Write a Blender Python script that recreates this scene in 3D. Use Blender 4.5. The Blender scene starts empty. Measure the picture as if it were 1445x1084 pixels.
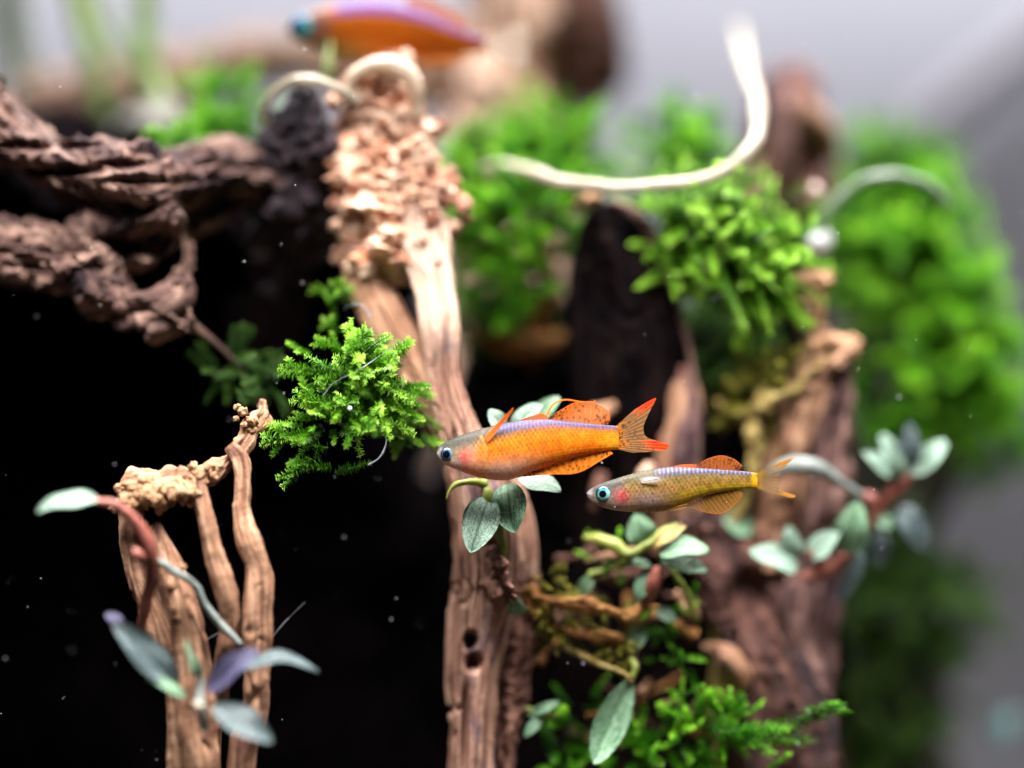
import bpy, math, random
import numpy as np
from mathutils import Vector, Matrix, Quaternion

# ------------------------------------------------------------------ camera, light, exposure
sc = bpy.context.scene
C = sc.collection
S = 0.01                      # all code below works in centimetres; meshes are written in metres
D = 30.0                      # camera to the focused fish, cm
WID = 13.3                    # width of the view at the fish, cm
U = WID / 1445.0
cam = bpy.data.cameras.new('camera'); cam_o = bpy.data.objects.new('camera', cam); C.objects.link(cam_o)
cam_o.location = (0, -D * S, 0); cam_o.rotation_euler = (math.radians(90), 0, 0)
cam.sensor_width = 36; cam.lens = 36 * D / WID
cam.clip_start = 0.01; cam.clip_end = 10
cam.dof.use_dof = True; cam.dof.focus_distance = (D + 0.05) * S; cam.dof.aperture_fstop = 2.9
sc.camera = cam_o

w = bpy.data.worlds.new('World'); sc.world = w; w.use_nodes = True
w.node_tree.nodes['Background'].inputs[0].default_value = (0.75, 0.8, 1.0, 1)
w.node_tree.nodes['Background'].inputs[1].default_value = 0.018

def area(name, loc, target, sx, sy, power, col, spread=110):
    l = bpy.data.lights.new(name, 'AREA'); l.shape = 'RECTANGLE'; l.size = sx * S; l.size_y = sy * S
    l.energy = power; l.color = col; l.spread = math.radians(spread)
    o = bpy.data.objects.new(name, l); C.objects.link(o)
    o.location = Vector(loc) * S
    o.rotation_euler = (Vector(target) - Vector(loc)).to_track_quat('-Z', 'Y').to_euler()
    return o
# the aquarium's lamp bar over the front half of the tank, and two added fill lamps over its middle and back
area('aquarium_or_fill_lamp', (1.5, -4.3, 10.2), (1.5, -3.9, 0), 22, 4, .80, (1.0, 0.97, 0.95), 96)
area('aquarium_or_fill_lamp', (1, 4.0, 11.5), (1, 4.0, 0), 34, 5, .66, (1.0, 0.98, 0.97), 74)  # added to brighten things at middle depth
area('aquarium_or_fill_lamp', (1, 13.2, 11.5), (1, 12.8, 0), 40, 3, .50, (0.96, 0.96, 1.0), 180)  # added to grade the back wall from bright to dim

sc.view_settings.view_transform = 'Standard'; sc.view_settings.look = 'None'
sc.view_settings.exposure = 0.0; sc.view_settings.gamma = 1.0
sc.cycles.use_denoising = True
sc.cycles.max_bounces = 8; sc.cycles.transparent_max_bounces = 16
sc.cycles.sample_clamp_indirect = 6.0

# ------------------------------------------------------------------ helpers
DOFF = 0.0
def P(px, py, d=0.0):
    """photo pixel at a depth d cm behind the fish -> cm"""
    d = d + DOFF; s = U * (1 + d / D)
    return np.array([(px - 722.5) * s, d, (542 - py) * s])
def R(r, d=0.0): return r * U * (1 + d / D)

_rs = np.random.RandomState(7); _perm = _rs.permutation(4096); _val = _rs.rand(4096) * 2 - 1
def vnoise(p):
    p = np.asarray(p, float); i = np.floor(p).astype(int); f = p - i; f = f * f * (3 - 2 * f)
    out = 0
    for dx in (0, 1):
        wx = f[:, 0] if dx else 1 - f[:, 0]
        for dy in (0, 1):
            wy = f[:, 1] if dy else 1 - f[:, 1]
            for dz in (0, 1):
                wz = f[:, 2] if dz else 1 - f[:, 2]
                h = _perm[(i[:, 0] + dx) & 4095]; h = _perm[(h + i[:, 1] + dy) & 4095]; h = _perm[(h + i[:, 2] + dz) & 4095]
                out = out + wx * wy * wz * _val[h]
    return out
def fbm(p, octv=4, off=0.0):
    p = np.asarray(p, float) + off; o = 0; a = 1.0
    for k in range(octv):
        o = o + a * vnoise(p); p = p * 2.03 + 11.7; a *= 0.5
    return o
def spline(pts, n):
    pts = np.asarray(pts, float); m = len(pts)
    ext = np.vstack([2 * pts[0] - pts[1], pts, 2 * pts[-1] - pts[-2]])
    t = np.linspace(0, m - 1 - 1e-9, n); k = t.astype(int); f = (t - k)[:, None]
    p0, p1, p2, p3 = ext[k], ext[k + 1], ext[k + 2], ext[k + 3]
    return 0.5 * (2 * p1 + (p2 - p0) * f + (2 * p0 - 5 * p1 + 4 * p2 - p3) * f ** 2 + (3 * p1 - p0 - 3 * p2 + p3) * f ** 3)

def tag(o, label=None, cat=None, group=None, kind=None):
    if label: o['label'] = label
    if cat: o['category'] = cat
    if group: o['group'] = group
    if kind: o['kind'] = kind
    return o
ORG = {}
def empty(name, org):
    o = bpy.data.objects.new(name, None); C.objects.link(o); o.empty_display_size = 0.003
    o.location = Vector(org) * S; ORG[o] = np.asarray(org, float)
    return o
def mesh(name, V, F, mat, smooth=True, attrs=None, cols=None):
    me = bpy.data.meshes.new(name)
    me.from_pydata((np.asarray(V) * S).tolist(), [], F if isinstance(F, list) else F.tolist())
    if smooth: me.polygons.foreach_set('use_smooth', [True] * len(me.polygons))
    for k, a in (attrs or {}).items():
        at = me.attributes.new(k, 'FLOAT_VECTOR', 'POINT'); at.data.foreach_set('vector', np.asarray(a, np.float32).ravel())
    for k, a in (cols or {}).items():
        at = me.attributes.new(k, 'FLOAT_COLOR', 'POINT'); at.data.foreach_set('color', np.asarray(a, np.float32).ravel())
    me.materials.append(mat); me.update()
    return me
def mk(name, V, F, mat, parent=None, org=None, **kw):
    """V in world cm"""
    V = np.asarray(V, float)
    if org is None: org = ORG[parent] if parent is not None else V[np.argmin(V[:, 2])]
    org = np.asarray(org, float)
    o = bpy.data.objects.new(name, mesh(name, V - org, F, mat, **kw)); C.objects.link(o)
    po = np.zeros(3)
    if parent is not None: o.parent = parent; po = ORG[parent]
    o.location = Vector(org - po) * S; ORG[o] = org
    return o
def inst(name, me, parent, loc, quat, scale):
    o = bpy.data.objects.new(name, me); C.objects.link(o); o.parent = parent
    o.location = Vector(np.asarray(loc) - ORG[parent]) * S
    o.rotation_mode = 'QUATERNION'; o.rotation_quaternion = quat
    o.scale = scale if hasattr(scale, '__len__') else (scale,) * 3
    return o
def grid_faces(nu, nv, wrap=False):
    F = []
    m = nv if wrap else nv - 1
    for i in range(nu - 1):
        for j in range(m):
            a = i * nv + j; b = i * nv + (j + 1) % nv
            F.append((a, b, b + nv, a + nv))
    return F

def loft(ctrl, nu=120, nv=64, ey=1.0, amp=0.05, gfreq=(5, 5, .7), big=0.1, bfreq=0.8, dents=(), off=0.0, roundends=(True, True), world=False, octv=4, plates=0.0, crack=0.0, rough=0.0, pf=1.0):
    """a limb along control points (px, py, depth, radius px); returns V, F, gco"""
    pts = np.array([(*((c[0], c[1], c[2]) if world else P(c[0], c[1], c[2])), (c[3] if world else R(c[3], c[2]))) for c in ctrl])
    s = spline(pts, nu); cen = s[:, :3]; rad = np.maximum(s[:, 3], 0.004)
    T = np.gradient(cen, axis=0); T /= np.linalg.norm(T, axis=1)[:, None] + 1e-12
    B = np.zeros_like(T); prev = np.array([0, 1., 0])
    if abs(T[0, 1]) > .95: prev = np.array([0, 0, 1.])
    for i in range(nu):
        b = prev - T[i] * prev.dot(T[i]); b /= np.linalg.norm(b) + 1e-12; B[i] = b
        prev = 0.8 * b + 0.2 * (np.array([0, 1., 0]) if abs(T[i, 1]) < .9 else b)
    N = np.cross(B, T)
    L = np.r_[0, np.cumsum(np.linalg.norm(np.diff(cen, axis=0), axis=1))]
    th = np.linspace(0, 2 * math.pi, nv, endpoint=False)
    ct, st = np.cos(th), np.sin(th)
    G = np.stack([ct[None] * rad[:, None], st[None] * rad[:, None] * ey, np.repeat(L[:, None], nv, 1)], -1)
    dirn = N[:, None] * ct[None, :, None] + B[:, None] * st[None, :, None] * ey
    base = cen[:, None] + dirn * rad[:, None, None]
    g = G.reshape(-1, 3); b = base.reshape(-1, 3)
    twist = np.stack([g[:, 0] + .12 * np.sin(g[:, 2] * 1.3 + off), g[:, 1], g[:, 2]], 1)
    dsp = amp * fbm(twist * np.array(gfreq), octv, off) - amp * .8 * np.abs(fbm(twist * np.array(gfreq) * np.array([.6, .6, .5]), 2, off + 31)) + big * fbm(b * bfreq, 3, off + 5)
    if plates:
        h = fbm(twist * np.array([1.5, 1.5, .55]) * pf, 4, off + 60) * 3.2; k = np.floor(h); f = h - k
        dsp = dsp + plates * ((k + np.clip((f - .82) / .18, 0, 1)) / 3.2)
    if crack:
        r1 = 1 - np.abs(vnoise(twist * np.array([3.2, 3.2, .42]) * pf + off + 71 + .35 * fbm(b * 2.5, 2, off)[:, None]))
        dsp = dsp - crack * np.clip((r1 - .90) / .10, 0, 1) * np.clip(.3 + vnoise(b * 1.1 + off + 17) * 1.5, 0, 1)
    if rough:
        dsp = dsp + rough * fbm(b * 5.0, 4, off + 90) + .5 * rough * fbm(b * 16.0, 2, off + 91)
    nrm = dirn.reshape(-1, 3) / (np.linalg.norm(dirn.reshape(-1, 3), axis=1)[:, None] + 1e-9)
    rr = np.repeat(rad, nv)
    dsp = np.clip(dsp, -0.6 * rr, 0.8 * rr)
    V = b + nrm * dsp[:, None]
    for (px, py, rx, ry, dep) in dents:
        sc_ = U * (1 + V[:, 1] / D)
        qx = V[:, 0] / sc_ + 722.5; qy = 542 - V[:, 2] / sc_
        q = ((qx - px) / rx) ** 2 + ((qy - py) / ry) ** 2
        wgt = np.exp(-q * q) * (nrm[:, 1] < 0.2)
        V[:, 1] += dep * wgt
    F = grid_faces(nu, nv, True)
    # closed ends
    n0 = len(V)
    e0 = V[:nv].mean(0) - T[0] * rad[0] * (.35 if roundends[0] else 0); e1 = V[-nv:].mean(0) + T[-1] * rad[-1] * (.35 if roundends[1] else 0)
    V = np.vstack([V, e0, e1]); g = np.vstack([g, g[0], g[-1]])
    for j in range(nv):
        F.append((n0, (j + 1) % nv, j)); F.append((n0 + 1, n0 - nv + j, n0 - nv + (j + 1) % nv))
    return V, F, g

# ------------------------------------------------------------------ materials
def new_mat(name):
    m = bpy.data.materials.new(name); m.use_nodes = True
    nt = m.node_tree; return m, nt, nt.nodes['Principled BSDF'], nt.nodes['Material Output']
def nd(nt, t, **kw):
    n = nt.nodes.new(t)
    for k, v in kw.items(): setattr(n, k, v)
    return n
def ramp(nt, fac, stops):
    r = nd(nt, 'ShaderNodeValToRGB'); e = r.color_ramp.elements
    while len(e) < len(stops): e.new(0.5)
    for k, (p, c) in enumerate(stops): e[k].position = p; e[k].color = (*c, 1)
    nt.links.new(fac, r.inputs[0]); return r.outputs[0]
def noise(nt, vec, scale, detail=6, rough=.6, dist=0.0):
    n = nd(nt, 'ShaderNodeTexNoise'); n.inputs['Scale'].default_value = scale; n.inputs['Detail'].default_value = detail
    n.inputs['Roughness'].default_value = rough; n.inputs['Distortion'].default_value = dist
    nt.links.new(vec, n.inputs['Vector']); return n.outputs['Fac']
def mapping(nt, vec, scale):
    m = nd(nt, 'ShaderNodeMapping'); m.inputs['Scale'].default_value = scale; nt.links.new(vec, m.inputs[0]); return m.outputs[0]
def mixc(nt, fac, a, b):
    m = nd(nt, 'ShaderNodeMix', data_type='RGBA')
    if isinstance(fac, float): m.inputs[0].default_value = fac
    else: nt.links.new(fac, m.inputs[0])
    for s, i in ((a, 6), (b, 7)):
        if isinstance(s, tuple): m.inputs[i].default_value = (*s, 1)
        else: nt.links.new(s, m.inputs[i])
    return m.outputs[2]
def wood(name, dark, mid, light, patch=None, patch_at=(.55, .7), grain=(9, 9, 1.0), rough=.75, bump=.5, bscale=0.0025, spec=.25, pale=None):
    m, nt, b, out = new_mat(name)
    a = nd(nt, 'ShaderNodeAttribute', attribute_name='gco').outputs['Vector']
    g = noise(nt, mapping(nt, a, grain), 1.0, 8, .62, .5)
    col = ramp(nt, g, [(.30, dark), (.47, mid), (.66, light)])
    big = noise(nt, mapping(nt, a, (1.3, 1.3, .6)), 1.0, 4, .6)
    if patch:
        f = ramp(nt, big, [(patch_at[0], (0, 0, 0)), (patch_at[1], (1, 1, 1))])
        col = mixc(nt, f, col, patch)
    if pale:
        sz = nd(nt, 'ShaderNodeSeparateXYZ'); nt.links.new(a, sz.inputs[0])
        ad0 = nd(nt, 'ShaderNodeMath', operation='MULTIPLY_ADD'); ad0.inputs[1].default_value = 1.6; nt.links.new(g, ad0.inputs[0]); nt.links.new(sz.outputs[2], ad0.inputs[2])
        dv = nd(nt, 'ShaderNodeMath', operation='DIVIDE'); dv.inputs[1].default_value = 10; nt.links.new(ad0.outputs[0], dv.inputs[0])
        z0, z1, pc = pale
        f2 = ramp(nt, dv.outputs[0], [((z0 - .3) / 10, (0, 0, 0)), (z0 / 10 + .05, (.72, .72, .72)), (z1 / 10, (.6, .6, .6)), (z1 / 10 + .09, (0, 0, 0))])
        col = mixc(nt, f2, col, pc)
    fine = noise(nt, a, 28, 5, .7)
    col2 = ramp(nt, fine, [(.25, (.55, .55, .55)), (.6, (1, 1, 1))])
    mm = nd(nt, 'ShaderNodeMix', data_type='RGBA', blend_type='MULTIPLY'); mm.inputs[0].default_value = .8
    nt.links.new(col, mm.inputs[6]); nt.links.new(col2, mm.inputs[7])
    nt.links.new(mm.outputs[2], b.inputs['Base Color'])
    b.inputs['Roughness'].default_value = rough; b.inputs['Specular IOR Level'].default_value = spec
    bp = nd(nt, 'ShaderNodeBump'); bp.inputs['Strength'].default_value = bump; bp.inputs['Distance'].default_value = bscale
    ad = nd(nt, 'ShaderNodeMath', operation='ADD'); nt.links.new(g, ad.inputs[0]); 
    mu = nd(nt, 'ShaderNodeMath', operation='MULTIPLY'); mu.inputs[1].default_value = .35; nt.links.new(fine, mu.inputs[0]); nt.links.new(mu.outputs[0], ad.inputs[1])
    nt.links.new(ad.outputs[0], bp.inputs['Height']); nt.links.new(bp.outputs[0], b.inputs['Normal'])
    return m
def plain(name, c1, c2, scale=300, rough=.6, spec=.3, trans=0.0, bump=.3, vary=None):
    """two-tone mottled surface in object space; trans = share of light let through"""
    m, nt, b, out = new_mat(name)
    tc = nd(nt, 'ShaderNodeTexCoord').outputs['Object']
    n = noise(nt, tc, scale, 5, .6)
    col = ramp(nt, n, [(.35, c1), (.65, c2)])
    if vary:
        oi = nd(nt, 'ShaderNodeObjectInfo')
        col = mixc(nt, ramp(nt, oi.outputs['Random'], [(.35, (0, 0, 0)), (1.0, (.85, .85, .85))]), col, vary)
    nt.links.new(col, b.inputs['Base Color']); b.inputs['Roughness'].default_value = rough; b.inputs['Specular IOR Level'].default_value = spec
    bp = nd(nt, 'ShaderNodeBump'); bp.inputs['Strength'].default_value = bump; bp.inputs['Distance'].default_value = 0.0006
    nt.links.new(n, bp.inputs['Height']); nt.links.new(bp.outputs[0], b.inputs['Normal'])
    if trans:
        t = nd(nt, 'ShaderNodeBsdfTranslucent'); nt.links.new(col, t.inputs[0])
        x = nd(nt, 'ShaderNodeMixShader'); x.inputs[0].default_value = trans
        nt.links.new(b.outputs[0], x.inputs[1]); nt.links.new(t.outputs[0], x.inputs[2]); nt.links.new(x.outputs[0], out.inputs[0])
    return m
def moss_mat(name, c_base, c_mid, c_tip, trans=.45):
    m, nt, b, out = new_mat(name)
    a = nd(nt, 'ShaderNodeAttribute', attribute_name='tipf')
    sp = nd(nt, 'ShaderNodeSeparateXYZ'); nt.links.new(a.outputs['Vector'], sp.inputs[0])
    oi = nd(nt, 'ShaderNodeObjectInfo')
    ad = nd(nt, 'ShaderNodeMath', operation='MULTIPLY_ADD'); ad.inputs[1].default_value = .55; ad.inputs[2].default_value = -.28
    nt.links.new(oi.outputs['Random'], ad.inputs[0])
    s = nd(nt, 'ShaderNodeMath', operation='ADD'); nt.links.new(sp.outputs[0], s.inputs[0]); nt.links.new(ad.outputs[0], s.inputs[1])
    col = ramp(nt, s.outputs[0], [(0.0, c_base), (.45, c_mid), (1.0, c_tip)])  # frond base darkened further to paint the shade inside a clump
    nt.links.new(col, b.inputs['Base Color']); b.inputs['Roughness'].default_value = .45; b.inputs['Specular IOR Level'].default_value = .35
    t = nd(nt, 'ShaderNodeBsdfTranslucent'); nt.links.new(col, t.inputs[0])
    x = nd(nt, 'ShaderNodeMixShader'); x.inputs[0].default_value = trans
    nt.links.new(b.outputs[0], x.inputs[1]); nt.links.new(t.outputs[0], x.inputs[2]); nt.links.new(x.outputs[0], out.inputs[0])
    return m
def leaf_mat(name, c1, c2, streak, rough=.4, trans=.25, spec=.5):
    """lco = (along, across -1..1, random)"""
    m, nt, b, out = new_mat(name)
    a = nd(nt, 'ShaderNodeAttribute', attribute_name='lco').outputs['Vector']
    n1 = noise(nt, mapping(nt, a, (1.2, 7, 1)), 1.6, 5, .6)
    n2 = noise(nt, mapping(nt, a, (9, 7, 1)), 2.5, 5, .7)
    col = mixc(nt, ramp(nt, n1, [(.42, (0, 0, 0)), (.62, (1, 1, 1))]), c1, c2)
    col = mixc(nt, ramp(nt, n2, [(.46, (0, 0, 0)), (.66, (1, 1, 1))]), col, streak)
    sp = nd(nt, 'ShaderNodeSeparateXYZ'); nt.links.new(a, sp.inputs[0])
    ab = nd(nt, 'ShaderNodeMath', operation='ABSOLUTE'); nt.links.new(sp.outputs[1], ab.inputs[0])
    rib = ramp(nt, ab.outputs[0], [(.0, (1, 1, 1)), (.09, (0, 0, 0))])
    col = mixc(nt, rib, col, tuple(.55 * v for v in c1))
    nt.links.new(col, b.inputs['Base Color']); b.inputs['Roughness'].default_value = rough; b.inputs['Specular IOR Level'].default_value = spec
    bp = nd(nt, 'ShaderNodeBump'); bp.inputs['Strength'].default_value = .35; bp.inputs['Distance'].default_value = 0.0008
    nt.links.new(n1, bp.inputs['Height']); nt.links.new(bp.outputs[0], b.inputs['Normal'])
    t = nd(nt, 'ShaderNodeBsdfTranslucent'); nt.links.new(col, t.inputs[0])
    x = nd(nt, 'ShaderNodeMixShader'); x.inputs[0].default_value = trans
    nt.links.new(b.outputs[0], x.inputs[1]); nt.links.new(t.outputs[0], x.inputs[2]); nt.links.new(x.outputs[0], out.inputs[0])
    return m
def fish_mat(name, alpha=False, rough=.42):
    m, nt, b, out = new_mat(name)
    a = nd(nt, 'ShaderNodeAttribute', attribute_name='pig')
    nt.links.new(a.outputs['Color'], b.inputs['Base Color'])
    b.inputs['Roughness'].default_value = rough; b.inputs['Specular IOR Level'].default_value = .22
    t = nd(nt, 'ShaderNodeBsdfTranslucent'); nt.links.new(a.outputs['Color'], t.inputs[0])
    x = nd(nt, 'ShaderNodeMixShader'); x.inputs[0].default_value = .5 if alpha else .3
    nt.links.new(b.outputs[0], x.inputs[1]); nt.links.new(t.outputs[0], x.inputs[2])
    last = x.outputs[0]
    if alpha:
        tr = nd(nt, 'ShaderNodeBsdfTransparent'); y = nd(nt, 'ShaderNodeMixShader')
        nt.links.new(a.outputs['Alpha'], y.inputs[0]); nt.links.new(tr.outputs[0], y.inputs[1]); nt.links.new(last, y.inputs[2]); last = y.outputs[0]
    nt.links.new(last, out.inputs[0])
    return m

W_RED_SHADE = wood('shaded_red_wood', (.012, .004, .004), (.055, .021, .016), (.17, .075, .055), (.016, .006, .008), (.48, .62), grain=(6, 6, .9))  # the reddish wood darkened, shade of the right post put into its colour
W_PINK = wood('pinkish_wood', (.03, .010, .012), (.17, .075, .06), (.38, .20, .15), (.035, .012, .018), (.48, .62), grain=(6, 6, .9))
W_OLIVE = wood('olive_root_wood', (.03, .022, .006), (.17, .115, .025), (.42, .32, .12), (.10, .11, .02), (.5, .64), grain=(7, 7, 5))
W_TRUNK = wood('trunk_wood', (.05, .02, .02), (.29, .14, .095), (.56, .36, .26), (.11, .07, .10), (.56, .66), grain=(13, 13, .45), pale=(2.5, 4.0, (.74, .54, .42)))  # pale zone: pale sapwood, with the strong light on it painted in
W_LOG = wood('log_wood', (.010, .005, .006), (.115, .058, .048), (.42, .26, .20), (.022, .010, .013), (.46, .60), grain=(8, 8, .9))
W_SHADE = wood('shade_black', (.0012, .001, .0014), (.0022, .0018, .0022), (.006, .004, .0045), grain=(6, 6, 1), spec=.0, rough=1.0)  # near-black colour that carries the deep shade of the hollows
W_KNOB = wood('purple_knob_wood', (.004, .0025, .005), (.016, .009, .014), (.075, .046, .058), (.008, .005, .008), (.48, .6), grain=(8, 8, 4))
W_STUMP = wood('dark_stump_wood', (.0016, .0012, .002), (.0035, .0024, .003), (.014, .008, .007), (.07, .04, .03), (.64, .8), spec=.02, rough=.9)
W_RED = wood('reddish_wood', (.03, .010, .010), (.12, .050, .036), (.28, .14, .10), (.045, .018, .022), (.52, .66), grain=(6, 6, .9))
W_RIGHT = wood('mauve_wood', (.025, .010, .013), (.10, .047, .042), (.32, .185, .15), (.04, .018, .027), (.48, .64), grain=(6, 6, .7))
W_TAN = wood('tan_root_wood', (.08, .032, .02), (.28, .135, .075), (.50, .30, .19), (.13, .05, .04), (.52, .62), grain=(17, 17, 1.1), bscale=.0018)
W_PEACH = wood('peach_wood', (.42, .20, .14), (.74, .46, .33), (.88, .68, .54), (.32, .12, .09), (.60, .74))
W_ORANGE = wood('orange_root_wood', (.05, .018, .005), (.26, .10, .022), (.56, .29, .10), (.08, .06, .012), (.5, .64), grain=(7, 7, 4))
M_CRUMB = plain('crumbly_growth', (.66, .26, .13), (.90, .72, .56), 420, .55, .4, .15, 1.0, (.42, .13, .07))
M_CRUMB2 = plain('tan_crumbs', (.24, .10, .04), (.58, .36, .20), 420, .6, .3, .1, .5)
M_ROOT = plain('white_root', (.34, .29, .21), (.58, .52, .42), 300, .5, .4, .25, .15)
M_CREAM = plain('cream_root', (.62, .46, .33), (.80, .68, .55), 300, .5, .4, .2, .4)
M_STALK = plain('pale_green_stalk', (.22, .33, .10), (.40, .50, .22), 120, .5, .4, .3, .15)
M_VINE = plain('green_stem', (.11, .15, .02), (.27, .29, .06), 260, .45, .4, .2)
M_REDSTEM = plain('red_stem', (.14, .03, .025), (.38, .13, .09), 260, .45, .4, .15)
M_GREYSTEM = plain('grey_stem', (.12, .14, .13), (.30, .34, .32), 260, .45, .4, .15)
M_MOSS = moss_mat('bright_moss', (.008, .035, .002), (.085, .28, .006), (.46, .74, .10), .3)
M_MOSS_B = moss_mat('deep_moss', (.006, .04, .002), (.06, .29, .004), (.32, .64, .04), .35)
M_MOSS_D = moss_mat('shaded_moss', (.02, .05, .01), (.05, .13, .02), (.12, .24, .04))  # moss colours darkened to hold the shade
L_PALE = leaf_mat('pale_leaf', (.04, .16, .05), (.17, .34, .18), (.50, .66, .52), spec=.3)
L_GREEN = leaf_mat('green_leaf', (.03, .11, .045), (.11, .25, .12), (.38, .54, .40))
L_GREY = leaf_mat('grey_leaf', (.012, .022, .028), (.05, .075, .08), (.20, .26, .26), trans=.08, spec=.3)
L_PURPLE = leaf_mat('purple_leaf', (.015, .013, .035), (.05, .042, .10), (.14, .13, .22), trans=.06, spec=.3)
L_WHITE = leaf_mat('white_leaf', (.08, .21, .12), (.27, .42, .32), (.66, .77, .69), spec=.3)
M_FISH = fish_mat('fish_skin'); M_FIN = fish_mat('fin_membrane', True, .4)

# ------------------------------------------------------------------ setting
def quad_sheet(name, a, b, c, d, mat, thick):
    a, b, c, d = map(np.asarray, (a, b, c, d)); n = np.cross(b - a, d - a); n = n / np.linalg.norm(n) * thick
    V = np.array([a, b, c, d, a - n, b - n, c - n, d - n], float)
    F = [(0, 1, 2, 3), (7, 6, 5, 4), (0, 4, 5, 1), (1, 5, 6, 2), (2, 6, 7, 3), (3, 7, 4, 0)]
    return mk(name, V, F, mat, smooth=False, org=(0, a[1], a[2]))
FLOOR = -8.6
M_WALL = plain('grey_backdrop', (.36, .36, .40), (.39, .39, .43), 14, .8, .2, 0, .05)
M_SAND = plain('dark_soil', (.035, .028, .022), (.09, .07, .055), 500, .9, .2, 0, 1.0)
tag(quad_sheet('back_wall', (-26, 17, FLOOR), (26, 17, FLOOR), (26, 17, 20), (-26, 17, 20), M_WALL, .6), kind='structure')
tag(quad_sheet('ground', (-26, -6, FLOOR), (26, -6, FLOOR), (26, 17, FLOOR), (-26, 17, FLOOR), M_SAND, .6), kind='structure')

# ------------------------------------------------------------------ driftwood
DET = {}
def limb(name, ctrl, mat, parent=None, **kw):
    for k, v in DET.get(mat.name, {}).items(): kw.setdefault(k, v)
    V, F, g = loft(ctrl, **kw)
    return mk(name, V, F, mat, parent, attrs={'gco': g})
def crumb_mesh(seed):
    rnd = np.random.RandomState(seed)
    n, m = 18, 26
    ph = np.linspace(0, math.pi, n); th = np.linspace(0, 2 * math.pi, m, endpoint=False)
    V = np.array([(math.sin(p) * math.cos(t), math.sin(p) * math.sin(t), math.cos(p)) for p in ph for t in th])
    V = V * (1 + .42 * fbm(V * 1.2, 2, seed * 7.1) + .30 * fbm(V * 3.0, 3, seed * 3.3))[:, None]
    V = V * np.array([1, .85, .8 + .3 * rnd.rand()])
    return V, grid_faces(n, m, True)
CRUMB = [mesh('crumb', *crumb_mesh(k), M_CRUMB) for k in range(7)]
CRUMB_T = [mesh('crumb', *crumb_mesh(k + 9), M_CRUMB2) for k in range(5)]
def rq(rnd): 
    q = Quaternion((rnd.gauss(0, 1), rnd.gauss(0, 1), rnd.gauss(0, 1), rnd.gauss(0, 1))); q.normalize(); return q
def crumbs(parent, spots, meshes, n, seed, dj=.35):
    """spots: (px, py, spread x, spread y, depth, rmin px, rmax px, weight)"""
    rnd = random.Random(seed); wt = [s[7] for s in spots]
    for k in range(n):
        s = rnd.choices(spots, wt)[0]
        x, y = rnd.gauss(0, .5), rnd.gauss(0, .5)
        if x * x + y * y > 1.0: continue
        dep = s[4] + dj * (x * x + y * y) + rnd.uniform(-.1, .12)
        inst('crumb', rnd.choice(meshes), parent, P(s[0] + s[2] * x, s[1] + s[3] * y, dep), rq(rnd), R(rnd.uniform(s[5], s[6]) , dep))

DET.update({'trunk_wood': dict(crack=.14, rough=.007), 'log_wood': dict(plates=.34, crack=.2, rough=.05, pf=1.25), 'shaded_red_wood': dict(plates=.14, crack=.15, rough=.04), 'pinkish_wood': dict(plates=.1, rough=.03), 'reddish_wood': dict(plates=.14, crack=.15, rough=.04),
            'mauve_wood': dict(plates=.08, crack=.14, rough=.02), 'tan_root_wood': dict(crack=.06, rough=.010), 'peach_wood': dict(plates=.2, rough=.05), 'dark_stump_wood': dict(crack=.10, rough=.02),
            'purple_knob_wood': dict(rough=.09, plates=.2), 'shade_black': dict(rough=.06, plates=.1), 'crumbly_growth': dict(rough=.2, plates=.12, pf=2)})
# the upright trunk in the middle
TR = empty('upright_driftwood', (P(690, 1000, .9)[0], .9, FLOOR))
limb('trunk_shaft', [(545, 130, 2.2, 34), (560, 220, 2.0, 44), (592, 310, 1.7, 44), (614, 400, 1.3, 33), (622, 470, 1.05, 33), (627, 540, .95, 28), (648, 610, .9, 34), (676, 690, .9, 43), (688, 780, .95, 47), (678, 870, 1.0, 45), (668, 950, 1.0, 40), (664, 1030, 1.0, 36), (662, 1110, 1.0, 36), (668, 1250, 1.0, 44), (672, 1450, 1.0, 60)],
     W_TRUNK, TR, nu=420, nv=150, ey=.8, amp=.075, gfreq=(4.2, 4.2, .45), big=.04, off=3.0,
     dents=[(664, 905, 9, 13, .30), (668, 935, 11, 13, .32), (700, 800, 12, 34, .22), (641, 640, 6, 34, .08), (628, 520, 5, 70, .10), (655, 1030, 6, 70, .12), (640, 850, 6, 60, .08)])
limb('trunk_side_strand', [(735, 800, 1.3, 12), (742, 850, 1.25, 22), (735, 920, 1.2, 26), (722, 1000, 1.2, 24), (712, 1080, 1.2, 24), (705, 1250, 1.2, 28), (705, 1450, 1.2, 36)], W_RED, TR, nu=160, nv=70, ey=.9, amp=.07, gfreq=(5, 5, .5), big=.05, off=9)
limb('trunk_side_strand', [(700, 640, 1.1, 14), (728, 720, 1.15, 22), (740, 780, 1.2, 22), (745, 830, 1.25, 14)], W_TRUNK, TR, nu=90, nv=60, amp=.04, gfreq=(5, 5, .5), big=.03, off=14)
limb('trunk_branch', [(505, 330, 2.1, 26), (518, 395, 1.8, 30), (548, 455, 1.5, 34), (584, 520, 1.25, 32), (612, 580, 1.1, 24), (628, 640, 1.05, 12)], W_TAN, TR, nu=160, nv=80, amp=.05, gfreq=(5, 5, .5), big=.04, off=21)
limb('broken_stub', [(700, 770, .62, 8), (703, 800, .58, 17), (712, 830, .6, 17), (726, 850, .7, 8)], W_RED, TR, nu=60, nv=48, amp=.08, gfreq=(6, 6, 3), big=.1, bfreq=3, off=33)
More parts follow.
